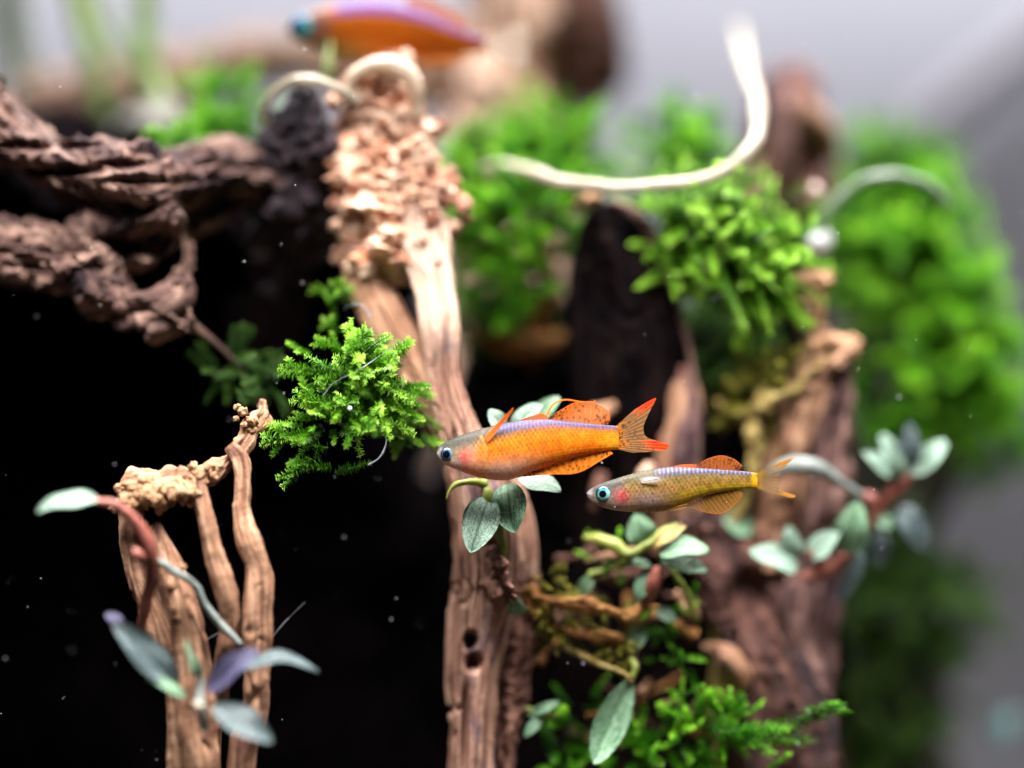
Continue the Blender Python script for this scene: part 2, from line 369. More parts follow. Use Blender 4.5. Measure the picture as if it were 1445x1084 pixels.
limb('encrusted_core', [(520, 90, 2.1, 16), (535, 120, 2.05, 50), (540, 190, 1.95, 62), (556, 260, 1.8, 72), (560, 320, 1.75, 70), (545, 370, 1.75, 52), (540, 395, 1.8, 20)], M_CRUMB, TR, nu=260, nv=220, ey=.6, amp=.10, gfreq=(5, 5, 5), big=.16, bfreq=2.2, off=40)
tag(TR, 'upright pale pinkish driftwood trunk with crumbly peach top and knothole behind the orange fish', 'driftwood')
crumbs(TR, [(540, 108, 55, 34, 1.85, 3, 11, 2), (505, 150, 60, 40, 1.8, 3, 12, 2), (550, 185, 70, 60, 1.68, 3, 14, 3), (570, 250, 84, 60, 1.55, 3, 14, 3), (545, 300, 100, 50, 1.5, 3, 14, 3), (600, 290, 60, 60, 1.45, 3, 14, 2), (535, 365, 60, 26, 1.5, 3, 10, 2), (622, 385, 20, 46, 1.22, 2, 6, .5), (600, 345, 40, 40, 1.36, 3, 9, 1)], CRUMB, 330, 4)

# the big dark arch on the left
LG = empty('driftwood_arch', (P(200, 1000, 4)[0], 4, FLOOR))
limb('upper_limb', [(-150, 60, 2.6, 70), (-60, 128, 2.2, 66), (0, 178, 1.9, 56), (60, 220, 1.7, 52), (120, 258, 1.6, 66), (185, 290, 1.6, 72), (250, 292, 1.75, 66), (305, 262, 1.95, 58), (350, 250, 2.1, 50), (395, 245, 2.3, 44), (430, 255, 2.6, 34)], W_LOG, LG, nu=340, nv=170, ey=1.15, amp=.13, gfreq=(3.2, 3.2, .4), big=.13, off=50, dents=[(170, 232, 34, 7, .25), (60, 205, 70, 7, .25), (215, 255, 70, 6, .2), (300, 300, 60, 30, .6), (90, 240, 60, 8, .3)])
limb('fork', [(230, 292, 1.5, 56), (195, 326, 1.35, 62), (150, 358, 1.3, 50), (100, 372, 1.35, 34), (60, 370, 1.4, 20)], W_LOG, LG, nu=150, nv=120, amp=.13, gfreq=(3.2, 3.2, .5), big=.12, off=61, dents=[(165, 352, 26, 18, .7), (215, 340, 30, 22, .5)])
limb('lower_limb', [(-150, 318, 1.8, 38), (-60, 336, 1.6, 34), (0, 350, 1.45, 34), (60, 362, 1.4, 30), (115, 382, 1.35, 28), (165, 415, 1.3, 22)], W_LOG, LG, nu=190, nv=100, amp=.12, gfreq=(3.5, 3.5, .6), big=.1, off=66, dents=[(60, 375, 50, 6, .25), (90, 355, 30, 5, .2)])
limb('root_ring', [(122, 365, 1.35, 22), (140, 408, 1.3, 26), (178, 440, 1.25, 20), (215, 436, 1.2, 15), (246, 420, 1.25, 16), (258, 392, 1.35, 10), (262, 360, 1.5, 7), (258, 325, 1.7, 8)], W_LOG, LG, nu=220, nv=80, amp=.12, gfreq=(5, 5, 2.4), big=.16, bfreq=3, off=70)
limb('hanging_lump', [(208, 418, 1.3, 10), (235, 440, 1.2, 28), (262, 456, 1.2, 27), (290, 472, 1.3, 12), (318, 497, 1.4, 8), (345, 528, 1.5, 6), (368, 570, 1.7, 4)], W_LOG, LG, nu=140, nv=70, amp=.12, gfreq=(6, 6, 3), big=.12, bfreq=3, off=77, dents=[(255, 440, 8, 10, .4)])
limb('knob', [(432, 118, 2.0, 12), (424, 142, 1.95, 32), (420, 185, 1.95, 44), (428, 235, 2.1, 50), (424, 300, 2.5, 56), (400, 380, 3.2, 60), (380, 470, 4.2, 60)], W_KNOB, LG, nu=150, nv=90, ey=.8, amp=.12, gfreq=(4, 4, 2), big=.12, bfreq=1.5, off=82)
limb('cave_shade_roof', [(-260, 250, 5.2, 120), (-100, 275, 5.0, 120), (60, 300, 4.8, 105), (200, 330, 4.6, 90), (330, 345, 4.6, 88), (450, 345, 4.4, 75), (540, 370, 4.2, 66), (590, 400, 4.2, 40)], W_SHADE, LG, nu=160, nv=80, ey=2.2, amp=.15, gfreq=(2, 2, .5), big=.2, off=90)  # added roof that blocks the lamps and keeps the hollow dark
limb('cave_shade_back', [(180, 250, 7.5, 330), (190, 420, 7.4, 400), (210, 700, 7.2, 410), (210, 1000, 7.0, 410), (200, 1420, 7.0, 430)], W_SHADE, LG, nu=120, nv=120, ey=.35, amp=.25, gfreq=(1.2, 1.2, .4), big=.3, off=95)  # near-black sheet in place of the hollow's shade
tag(LG, 'large dark driftwood arch with forked cracked limbs over a black hollow', 'driftwood')

# dark pointed stump right of the trunk
ST = empty('dark_stump', (P(900, 1000, 3)[0], 3, FLOOR))
limb('stump_shaft', [(846, 280, 2.5, 5), (849, 288, 2.5, 18), (855, 306, 2.45, 38), (866, 350, 2.45, 60), (878, 430, 2.5, 78), (892, 520, 2.55, 88), (902, 610, 2.6, 92), (905, 720, 2.8, 95), (895, 900, 3.2, 110), (890, 1100, 3.4, 120), (890, 1420, 3.4, 130)], W_STUMP, ST, nu=260, nv=120, ey=.55, amp=.09, gfreq=(3, 3, .4), big=.08, off=101, dents=[(835, 450, 14, 120, .15), (925, 380, 7, 60, .12)])
limb('lit_rim', [(862, 284, 2.4, 4), (900, 306, 2.3, 6), (930, 352, 2.25, 7), (948, 400, 2.2, 6), (962, 450, 2.2, 6), (976, 510, 2.2, 9), (976, 570, 2.05, 20), (968, 630, 2.0, 26), (962, 700, 2.1, 28), (960, 780, 2.3, 20)], W_RIGHT, ST, nu=150, nv=60, amp=.05, gfreq=(4, 4, .5), big=.04, off=108)  # paler strip paints the lit rim of the stump
limb('lit_flank', [(966, 520, 2.35, 20), (964, 570, 2.2, 32), (958, 630, 2.1, 36), (948, 700, 2.1, 36), (940, 780, 2.3, 30)], W_TAN, ST, nu=100, nv=60, ey=.6, amp=.05, gfreq=(4, 4, .5), big=.05, off=112)  # tan wood paints the light falling on this flank
crumbs(ST, [(832, 284, 24, 10, 2.3, 4, 9, 1)], CRUMB_T, 16, 8, .1)
tag(ST, 'nearly black pointed driftwood stump under the long white root', 'driftwood')

# right-hand trunk
RT = empty('broken_driftwood_post', (P(1130, 1000, 3)[0], 3, FLOOR))
limb('post_shaft', [(1186, 482, 2.5, 16), (1184, 500, 2.5, 28), (1172, 560, 2.5, 38), (1160, 640, 2.55, 46), (1150, 720, 2.6, 50), (1140, 800, 2.7, 58), (1118, 900, 2.7, 72), (1110, 1000, 2.7, 80), (1112, 1100, 2.8, 80), (1120, 1400, 2.8, 90)], W_RIGHT, RT, nu=260, nv=110, ey=.8, amp=.09, gfreq=(3.2, 3.2, .4), big=.08, off=120)
limb('post_strand', [(1126, 380, 3.0, 12), (1140, 405, 2.8, 22), (1142, 450, 2.7, 22), (1146, 500, 2.5, 26), (1128, 560, 2.3, 28), (1110, 640, 2.3, 30), (1098, 720, 2.4, 34), (1085, 800, 2.5, 38)], W_TAN, RT, nu=160, nv=70, amp=.09, gfreq=(4, 4, .8), big=.1, bfreq=1.6, off=127)
limb('post_strand', [(1000, 720, 2.6, 18), (1024, 790, 2.4, 44), (1050, 870, 2.2, 50), (1090, 960, 2.1, 60), (1110, 1060, 2.1, 66), (1120, 1400, 2.1, 72)], W_RED_SHADE, RT, nu=160, nv=90, ey=.7, amp=.1, gfreq=(3, 3, .5), big=.12, off=131, dents=[(1060, 850, 30, 50, .5)])
limb('pale_knot', [(1008, 910, 1.75, 8), (1025, 930, 1.7, 20), (1040, 955, 1.75, 20), (1055, 975, 1.85, 8)], W_TAN, RT, nu=50, nv=40, amp=.05, big=.06, off=137)
limb('splinter', [(1150, 540, 2.15, 8), (1168, 515, 2.15, 12), (1186, 498, 2.15, 14), (1204, 488, 2.2, 9), (1212, 482, 2.25, 4)], W_TAN, RT, nu=60, nv=40, amp=.1, gfreq=(5, 5, 4), big=.12, bfreq=4, off=139)
crumbs(RT, [(1150, 395, 26, 18, 2.6, 5, 14, 1), (1140, 430, 24, 30, 2.5, 5, 14, 1), (1185, 490, 36, 18, 2.25, 5, 13, 1.3), (1160, 520, 22, 24, 2.2, 4, 10, 1)], CRUMB_T, 60, 11, .1)
tag(RT, 'mauve brown driftwood post with a broken crumbly top right of the yellow fish', 'driftwood')

# red-brown stump behind the white root
BK = empty('brown_stump', (P(1110, 1000, 6)[0], 6, FLOOR))
limb('stump_shaft', [(1095, 98, 6.2, 22), (1105, 120, 6.1, 52), (1110, 170, 6.0, 66), (1108, 240, 6.0, 72), (1095, 320, 6.0, 74), (1090, 420, 6.1, 70), (1090, 700, 6.3, 80), (1090, 1210, 6.4, 90)], W_PINK, BK, nu=200, nv=90, ey=.8, amp=.1, gfreq=(2.5, 2.5, .4), big=.1, off=140, dents=[(1148, 215, 22, 50, .9), (1130, 300, 26, 40, .5)])
limb('stump_lip', [(1130, 140, 5.3, 8), (1148, 165, 5.2, 15), (1166, 190, 5.2, 14), (1176, 225, 5.3, 7)], W_TAN, BK, nu=50, nv=40, amp=.05, big=.06, off=146)
tag(BK, 'rounded reddish brown driftwood stump behind the curved white root', 'driftwood')

# pale log across the back
BL = empty('pale_back_log', (P(500, 1000, 9)[0], 9, FLOOR))
limb('log_shaft', [(30, 152, 9, 26), (80, 140, 9, 34), (170, 118, 9, 36), (260, 108, 9, 36), (360, 100, 9, 36), (450, 95, 9, 42), (560, 105, 9, 52), (660, 90, 9, 62), (740, 70, 9, 62)], W_PEACH, BL, nu=200, nv=80, amp=.14, gfreq=(2, 2, .6), big=.18, bfreq=.9, off=150)
limb('thick_end', [(735, -120, 8.8, 80), (745, -20, 8.6, 90), (728, 60, 8.4, 82), (738, 140, 8.3, 84), (720, 230, 8.4, 90), (720, 330, 8.6, 95), (720, 900, 8.8, 110), (720, 1110, 8.8, 120)], W_PEACH, BL, nu=220, nv=90, amp=.14, gfreq=(2, 2, .5), big=.2, off=156, dents=[(800, 105, 30, 60, 1.3)])
limb('thick_end', [(800, -120, 8.2, 34), (815, -20, 8.0, 44), (838, 60, 7.9, 44), (846, 110, 7.9, 34), (840, 150, 8.0, 16)], W_RED, BL, nu=100, nv=60, amp=.1, gfreq=(2, 2, .5), big=.15, off=160)
limb('pale_stub', [(668, 70, 7.4, 12), (676, 100, 7.3, 34), (684, 160, 7.3, 38), (690, 230, 7.5, 40), (690, 340, 7.8, 40)], W_PEACH, BL, nu=80, nv=60, amp=.08, gfreq=(2, 2, .5), big=.1, off=166)
limb('log_leg', [(262, 120, 8.8, 34), (270, 180, 8.8, 26), (272, 260, 8.8, 26), (270, 700, 9.6, 40), (270, 1090, 9.6, 50)], W_PEACH, BL, nu=100, nv=50, amp=.08, big=.1, off=169)
limb('dark_end', [(70, 150, 8.2, 16), (95, 158, 8.1, 34), (130, 165, 8.1, 30), (160, 165, 8.2, 14)], W_RED, BL, nu=60, nv=50, amp=.1, big=.15, off=172)
tag(BL, 'blurred peach coloured log lying across the back with a thick forked end', 'driftwood')
GS = mk('stone', *loft([(150, 190, 6.2, 10), (180, 185, 6, 30), (215, 180, 5.9, 38), (245, 195, 6, 34), (262, 220, 6.2, 14)], nu=80, nv=60, ey=1.2, amp=.08, gfreq=(2, 2, 2), big=.2, bfreq=1.2, off=180)[:2], plain('grey_stone', (.05, .045, .042), (.16, .15, .13), 90, .8, .3, 0, .6), org=P(210, 215, 6))
tag(GS, 'small grey stone lodged between the pale stalks and the dark arch', 'stone')

# bundle of bare roots, bottom left
DOFF = -.8
RB = empty('root_bundle', (P(290, 1000, .3)[0], .3, FLOOR))
for ctrl, off in (([(186, 700, .9, 20), (190, 760, .8, 21), (205, 820, .7, 22), (232, 900, .6, 26), (258, 980, .5, 30), (268, 1084, .4, 32), (275, 1250, .3, 36), (280, 1460, .3, 44)], 200),
                  ([(222, 740, .45, 12), (240, 800, .35, 21), (258, 860, .3, 24), (268, 930, .3, 26), (274, 1010, .3, 27), (282, 1100, .3, 26), (290, 1250, .3, 30), (292, 1460, .3, 34)], 203),
                  ([(282, 672, .5, 10), (290, 720, .4, 17), (305, 790, .35, 17), (324, 850, .3, 18), (326, 910, .4, 18), (312, 980, .6, 16), (300, 1080, .7, 16), (300, 1460, .8, 20)], 206),
                  ([(326, 630, .7, 7), (342, 655, .6, 12), (342, 720, .5, 13), (352, 765, .4, 17), (368, 810, .35, 16), (368, 880, .3, 17), (366, 950, .3, 18), (356, 1020, .3, 18), (340, 1090, .3, 20), (330, 1460, .3, 28)], 209)):
    limb('root', ctrl, W_TAN, RB, nu=200, nv=60, amp=.045, gfreq=(4, 4, .4), big=.04, bfreq=1.3, off=off)
limb('root_cap', [(168, 705, .9, 10), (190, 695, .8, 26), (230, 690, .7, 30), (275, 680, .7, 20), (310, 655, .75, 14), (338, 632, .8, 14), (365, 590, 1.0, 12), (372, 570, 1.2, 6)], W_TAN, RB, nu=120, nv=60, amp=.1, gfreq=(4, 4, 3), big=.12, bfreq=2, off=213)
crumbs(RB, [(200, 700, 42, 28, .35, 4, 11, 2), (245, 695, 46, 26, .35, 4, 11, 2), (290, 672, 26, 22, .4, 4, 9, 1), (346, 590, 22, 26, .8, 4, 9, 1), (250, 850, 20, 60, .05, 3, 7, .5)], CRUMB_T, 110, 17, .15)
tag(RB, 'bundle of bare tan roots standing in front of the black hollow', 'driftwood')

DOFF = 0.0
# roots and tangle right of the trunk
def root(label, ctrl, mat=W_ORANGE, off=0, name='root', cat='root', group=None, **kw):
    a = dict(nu=90, nv=30, amp=.035, gfreq=(5, 5, 1.5), big=.05, bfreq=2); a.update(kw)
    V, F, g = loft(ctrl, off=off, **a)
    return tag(mk(name, V, F, mat, attrs={'gco': g}), label, cat, group)
root('knobbly orange root lit from above beside the trunk', [(752, 842, 1.0, 10), (790, 848, .9, 9), (830, 854, .9, 8), (865, 862, .9, 11), (890, 866, 1.0, 9), (915, 850, 1.1, 7)], W_ORANGE, 300, amp=.06, big=.1, bfreq=3)
root('thin olive root sagging from the trunk to the long striped leaf', [(755, 905, 1.2, 6), (800, 915, 1.1, 7), (845, 935, 1.0, 7), (880, 950, .9, 7), (893, 962, .85, 6)], W_OLIVE, 303)
root('yellowish root with crumbs hanging under the orange root', [(742, 830, 1.1, 9), (765, 872, 1.05, 8), (800, 890, 1.0, 7), (850, 900, 1.1, 6), (885, 905, 1.2, 5)], W_ORANGE, 306, amp=.08, big=.1, bfreq=3)
root('orange root glimpsed in the dark gap behind the trunk', [(655, 468, 4.2, 8), (700, 482, 4.0, 13), (750, 486, 3.9, 14), (800, 478, 4.0, 9)], W_ORANGE, 309)
root('rusty root rising into the moss beside the black stump', [(752, 520, 4.4, 8), (760, 460, 4.2, 16), (775, 410, 4.0, 18), (772, 365, 3.8, 13), (765, 345, 3.7, 7)], W_ORANGE, 312, amp=.08, big=.1)
root('olive root leaning on the broken post', [(1176, 500, 2.1, 6), (1130, 540, 2.0, 9), (1090, 565, 2.0, 8), (1050, 590, 2.1, 9), (1010, 570, 2.4, 7)], W_OLIVE, 315, amp=.10, big=.12, bfreq=4)
root('pale olive root standing left of the broken post', [(1085, 545, 2.2, 8), (1070, 600, 2.1, 12), (1062, 660, 2.1, 13), (1045, 720, 2.2, 12), (1020, 800, 2.5, 12), (1010, 1300, 2.7, 14)], W_OLIVE, 318, amp=.08, big=.1, bfreq=3)
root('pink stub poking out above the black hollow gap', [(905, 690, 1.8, 8), (912, 670, 1.75, 11), (918, 655, 1.75, 6)], W_PEACH, 322, nu=30)
root('pinkish knob beside the face of the yellow fish', [(838, 720, 1.9, 8), (845, 690, 1.85, 16), (852, 668, 1.85, 8)], W_RED, 324, nu=30)
root('brown root rising behind the leaves of the orange fish', [(790, 640, 2.0, 10), (810, 610, 1.9, 18), (840, 588, 1.9, 18), (868, 572, 2.0, 8)], W_TAN, 326, nu=50)
rnd = random.Random(77); TG = empty('root_tangle', P(880, 1040, 1.9)); tag(TG, 'tangle of thin brown and orange twigs below the yellow fish', 'twigs')
for k in range(26):
    x, y, d = rnd.uniform(760, 1000), rnd.uniform(740, 1040), rnd.uniform(1.3, 2.4); a = rnd.uniform(-1.2, 1.2); l = rnd.uniform(40, 110); c = [(x, y, d, rnd.uniform(3, 6))]
    for q in range(3):
        a += rnd.uniform(-.5, .5); x += l / 3 * math.cos(a); y += l / 3 * math.sin(a); c.append((x, y, d + rnd.uniform(-.2, .2), rnd.uniform(2.5, 6.5)))
    limb('twig', c, rnd.choice((W_RED, W_TAN, W_ORANGE, W_RED)), TG, nu=40, nv=16, amp=.035, gfreq=(5, 5, 1.5), big=.05, bfreq=2, off=400 + k, plates=0, crack=0, rough=.02)
BM = empty('shade_mass', (P(860, 1000, 5)[0], 5.2, FLOOR))  # black masses added where there is deep shade
limb('shade_backing', [(830, 500, 5.0, 150), (850, 600, 5.0, 210), (880, 800, 5.0, 240), (900, 1000, 5.0, 260), (900, 1340, 5.0, 280)], W_SHADE, BM, nu=90, nv=90, ey=.3, amp=.25, gfreq=(1.2, 1.2, .4), big=.3, off=330)
limb('shade_backing', [(720, 425, 5.1, 60), (725, 470, 5.0, 85), (730, 600, 5.0, 90), (730, 900, 5.0, 100), (730, 1340, 5.0, 110)], W_SHADE, BM, nu=60, nv=60, ey=.4, amp=.2, gfreq=(1.2, 1.2, .4), big=.2, off=333)
limb('shade_backing', [(1060, 400, 4.6, 50), (1060, 450, 4.6, 90), (1060, 600, 4.6, 100), (1070, 900, 4.6, 120), (1070, 1350, 4.6, 120)], W_SHADE, BM, nu=60, nv=60, ey=.4, amp=.2, gfreq=(1.2, 1.2, .4), big=.2, off=336)
tag(BM, 'black mass added as shade in the gap behind the stump and roots', 'driftwood')

# ------------------------------------------------------------------ white roots and stalks
def tube(name, ctrl, mat, label, cat, parent=None, group=None, nu=90, nv=24, **kw):
    V, F, g = loft(ctrl, nu=nu, nv=nv, amp=kw.pop('amp', .012), big=kw.pop('big', .015), bfreq=2.5, gfreq=(4, 4, 2), **kw)
    o = mk(name, V, F, mat, parent, attrs={'gco': g})
    if not parent: tag(o, label, cat, group)
    return o
tube('white_root', [(1042, 40, 6.4, 5), (1054, 95, 4.6, 7), (1070, 150, 3.0, 10), (1066, 200, 2.1, 10.5), (1030, 238, 1.9, 9.5), (980, 256, 1.8, 9), (910, 263, 1.8, 7.5), (845, 264, 1.9, 8.5), (790, 256, 2.2, 9), (745, 240, 2.7, 9), (700, 234, 3.2, 8), (672, 240, 3.6, 5)], M_ROOT, 'long white root curving over the black stump and up towards the surface', 'root', nu=160)
tube('white_root', [(378, 182, 2.2, 7), (373, 160, 2.0, 6.5), (385, 135, 1.8, 7), (412, 116, 1.7, 8), (445, 114, 1.6, 8), (480, 128, 1.6, 7), (505, 145, 1.7, 6)], M_ROOT, 'short white root looped over the knob of the dark arch', 'root')
tube('white_root', [(490, 135, 1.8, 6), (502, 106, 1.7, 11), (535, 92, 1.6, 13), (570, 100, 1.6, 13), (588, 125, 1.6, 11), (590, 165, 1.7, 6)], M_CREAM, 'thick cream root arched over the crumbly top of the trunk', 'root')
tube('pale_shoot', [(1150, 330, 3.2, 7), (1178, 290, 3.1, 9), (1215, 258, 3.0, 8), (1260, 248, 3.0, 7), (1300, 256, 3.0, 7), (1322, 272, 3.1, 9), (1342, 292, 3.2, 5)], plain('pale_shoot_skin', (.11, .17, .09), (.26, .32, .24), 200, .5, .4, .2), 'pale green shoot drooping to the right over the far moss', 'shoot')
for ctrl, lab in (([(92, -60, 6.4, 13), (112, 20, 6.4, 14), (130, 90, 6.4, 15), (146, 165, 6.5, 15)], 'pale green stalk leaning against the dark end of the back log'),
                  ([(205, -60, 6.2, 14), (205, 20, 6.2, 15), (208, 90, 6.2, 15), (214, 150, 6.3, 14)], 'straight upright pale green stalk rising behind the small stone'),
                  ([(110, -60, 7.6, 9), (140, 20, 7.6, 10), (170, 70, 7.6, 10), (190, 100, 7.6, 9)], 'thinner slanting green stalk between the two thicker stalks'),
                  ([(215, 100, 6, 6), (226, 130, 5.9, 8), (240, 160, 5.8, 6), (250, 180, 5.8, 3)], 'short pale blade drooping from the foot of the upright stalk'),
                  ([(10, -40, 10, 24), (12, 40, 10, 24), (30, 120, 10, 22), (40, 200, 10, 20)], 'dim green stem far behind the dark arch')):
    tube('plant_stalk', ctrl, M_STALK, lab, 'stalk', nu=40, big=.03)
tube('grass_shoot', [(460, 125, 2.6, 6), (463, 90, 2.6, 7), (466, 60, 2.7, 3)], M_STALK, 'single short green shoot behind the crumbly top of the trunk', 'shoot', nu=30)
tube('glass_pipe', [(1120, 330, 16, 26), (1200, 262, 15.9, 30), (1300, 180, 15.8, 32), (1400, 100, 15.8, 32), (1560, -30, 15.8, 32)], plain('pale_pipe', (.27, .25, .28), (.30, .28, .31), 20, .3, .5, 0, .0), 'pale straight pipe slanting out of focus near the back wall', 'pipe', nu=40, amp=0, big=0)
bub = tube('pale_ball', [(1157, 322, 3.2, 3), (1157, 328, 3.2, 13), (1157, 340, 3.2, 18), (1157, 352, 3.2, 13), (1157, 358, 3.2, 3)], plain('bubble_glint', (.8, .8, .85), (.85, .85, .9), 200, .3, .5, .2, 0), 'round white bubble highlight below the pale shoot', 'bead', nu=20, amp=0, big=0)  # a bubble's bright highlight, built as a white ball
tube('pale_ball', [(1149, 258, 3.2, 3), (1151, 268, 3.2, 9), (1151, 278, 3.2, 9), (1149, 286, 3.2, 3)], plain('bead_pink', (.5, .35, .3), (.65, .5, .45), 200, .3, .5, .2, 0), 'small pinkish bead at the foot of the pale shoot', 'bead', nu=20, amp=0, big=0)

# ------------------------------------------------------------------ moss
def frond_mesh(seed, mat, n=21, branches=3, leaf=.185, wid=.15):
    rnd = random.Random(seed); V = []; F = []; T = []
    def strand(p0, d0, side, L, n, lf):
        d = Vector(d0).normalized(); p = Vector(p0); side = Vector(side)
        bend = Vector((rnd.uniform(-.5, .5), rnd.uniform(-.4, .4), rnd.uniform(-.2, .2)))
        st = L / n; trail = []
        for i in range(n):
            t = (i + .5) / n
            d = (d + bend * (1.0 / n)).normalized(); p = p + d * st; trail.append((p.copy(), d.copy(), t))
            s = (side - d * side.dot(d)).normalized(); u = d.cross(s)
            for k, ang in enumerate((0, math.pi, math.pi * .33, math.pi * .67, -math.pi * .4, -math.pi * .6)):
                if k > 1 and rnd.random() < .45: continue
                a = ang + rnd.uniform(-.35, .35)
                ra = s * math.cos(a) + u * math.sin(a)
                l = lf * (1.05 - .55 * t ** 3) * rnd.uniform(.75, 1.2) * (1 if k < 2 else .8)
                f = rnd.uniform(.3, .75)
                ld = (d * f + ra * (1 - .35 * f)).normalized(); lw = ld.cross(ra).normalized()
                if lw.length < .5: lw = s
                nn = ld.cross(lw).normalized(); b = len(V)
                wv = lw * l * wid
                V.extend([p, p + ld * l * .45 + wv + nn * l * .08, p + ld * l - nn * l * .12, p + ld * l * .45 - wv + nn * l * .08])
                tf = min(1, .2 + .8 * t ** 1.3)
                T.extend([(tf * .6, 0, 0), (tf * .85, 0, 0), (min(1, tf + .12), 0, 0), (tf * .85, 0, 0)])
                F.extend([(b, b + 1, b + 2), (b, b + 2, b + 3)])
        # stem
        pr = None
        for (q, dd, t) in trail[::3] + [trail[-1]]:
            s = (side - dd * side.dot(dd)).normalized(); u = dd.cross(s); r = .014 * (1.1 - t * .8)
            b = len(V); V.extend([q + s * r, q - s * .5 * r + u * r * .87, q - s * .5 * r - u * r * .87]); T.extend([(.35, 0, 0)] * 3)
            if pr is not None:
                for k in range(3): F.append((pr + k, pr + (k + 1) % 3, b + (k + 1) % 3, b + k))
            pr = b
        return trail
    tr = strand((0, 0, 0), (0, 0, 1), (1, 0, 0), 1.0, n, leaf)
    for b in range(branches):
        q, dd, t = tr[int(n * rnd.uniform(.2, .75))]
        sg = rnd.choice((-1, 1)); L = (1 - t) * rnd.uniform(.5, .85) + .12
        strand(q, dd + Vector((sg * rnd.uniform(.6, 1.1), rnd.uniform(-.3, .3), 0)), (0.3, 0, sg), L, max(6, int(n * L)), leaf * .9)
    return mesh('frond', np.array([tuple(v) for v in V]), F, mat, smooth=False, attrs={'tipf': T})
FR = {}
for key, mat in (('b', M_MOSS), ('d', M_MOSS_B), ('s', M_MOSS_D)):
    FR[key] = [frond_mesh(100 + k, mat, branches=k % 4) for k in range(9)]
FR['t'] = [frond_mesh(200 + k, M_MOSS, n=40, branches=0, leaf=.13, wid=.32) for k in range(6)]
M_MOSS_O = moss_mat('olive_moss', (.05, .05, .005), (.22, .20, .02), (.48, .46, .10))
FR['o'] = [frond_mesh(300 + k, M_MOSS_O, branches=k % 3) for k in range(6)]
def aim(dirv, rnd):
    q = Vector(dirv).to_track_quat('Z', 'Y'); return q @ Quaternion((0, 0, 1), rnd.uniform(0, 2 * math.pi))
def moss(name, label, key, blobs, seed, hero=(), group='moss clumps', outw=1.0, bias=(0, -.25, .1), base=None):
    """blobs: (px, py, depth, rx px, ry px, rdepth cm, count, len px min, max)"""
    rnd = random.Random(seed)
    b0 = blobs[0]; e = empty(name, P(b0[0], b0[1] + b0[4], b0[2]) if base is None else base)
    for (x0, y0, d0, x1, y1, d1, wd) in hero:
        a, b = P(x0, y0, d0), P(x1, y1, d1); L = np.linalg.norm(b - a)
        inst('frond', rnd.choice(FR[key][:]), e, a, aim(b - a, rnd), (L * wd, L * wd, L))
    for (px, py, d, rx, ry, rd, cnt, l0, l1) in blobs:
        for k in range(cnt):
            v = Vector((rnd.gauss(0, 1), rnd.gauss(0, 1), rnd.gauss(0, 1))).normalized()
            if v.y > .35: v.y = -v.y
            rr = rnd.uniform(.25, .85)
            c = P(px, py, d) + np.array([v.x * R(rx, d), v.y * rd, v.z * R(ry, d)]) * rr
            dv = Vector((v.x, v.y * .8, v.z)) * outw + Vector(bias) + Vector((rnd.gauss(0, .45), rnd.gauss(0, .35), rnd.gauss(0, .45)))
            L = R(rnd.uniform(l0, l1), d)
            inst('frond', rnd.choice(FR[key]), e, c, aim(dv, rnd), (L * rnd.uniform(.85, 1.2),) * 2 + (L,))
    return tag(e, label, 'moss', group)
moss('moss_clump', 'sharp bright green feathery moss tuft hanging left of the trunk over the black hollow', 'b',
     [(505, 545, .5, 62, 60, .35, 38, 40, 80), (470, 600, .3, 40, 30, .25, 16, 40, 70), (560, 560, .7, 34, 44, .3, 22, 35, 60), (475, 430, 1.4, 14, 34, .2, 8, 25, 40), (575, 610, .9, 26, 30, .2, 10, 30, 50)], 31,
     hero=[(470, 668, .0, 520, 652, -.05, 1.4), (455, 640, .05, 400, 687, -.1, 1.0), (470, 660, .05, 425, 655, 0, 1.2), (466, 632, .05, 410, 627, -.1, 1.2), (440, 612, .15, 368, 620, .0, 1.0), (400, 610, .15, 388, 648, .05, 1.5), (480, 575, .05, 412, 555, -.05, .9), (500, 610, .0, 530, 582, -.1, 1.2), (490, 560, .05, 462, 596, -.1, 1.2), (470, 530, .2, 394, 514, .1, .9), (490, 500, .4, 446, 474, .3, 1.1), (500, 510, .5, 506, 460, .4, 1.2), (550, 545, .5, 612, 541, .3, 1.0), (500, 530, .1, 480, 480, 0, 1.0), (440, 500, .5, 404, 490, .4, 1.3), (570, 610, .6, 600, 632, .5, 1.3), (475, 440, 1.3, 455, 416, 1.2, 1.2), (478, 470, 1.2, 450, 452, 1.1, 1.2), (510, 580, 0, 470, 560, -.15, .9), (430, 600, .2, 385, 605, .1, 1.1)], base=P(560, 600, .8))
moss('moss_clump', 'bright yellow green moss drooping in thick strands right of the black stump', 't',
     [(1000, 330, 2.6, 80, 60, .6, 100, 50, 95), (1065, 380, 2.4, 56, 56, .5, 74, 50, 90), (955, 300, 2.9, 60, 40, .5, 40, 40, 70), (965, 385, 2.5, 40, 36, .4, 30, 40, 70), (1090, 320, 3.0, 44, 40, .4, 30, 40, 70), (940, 280, 3.4, 46, 30, .4, 24, 40, 60)], 32, bias=(.25, -.5, -.25),
     hero=[(930, 330, 2.0, 965, 425, 1.7, .7), (985, 340, 1.9, 1060, 455, 1.6, .6), (1000, 320, 1.9, 1090, 415, 1.6, .6), (950, 360, 1.9, 990, 400, 1.7, .9), (1060, 380, 1.9, 1095, 470, 1.7, .7), (960, 300, 2.0, 1030, 360, 1.7, .7), (1080, 360, 2.0, 1135, 420, 1.8, .7), (1030, 330, 2, 1120, 370, 1.8, .6)], base=P(1010, 440, 2.8))
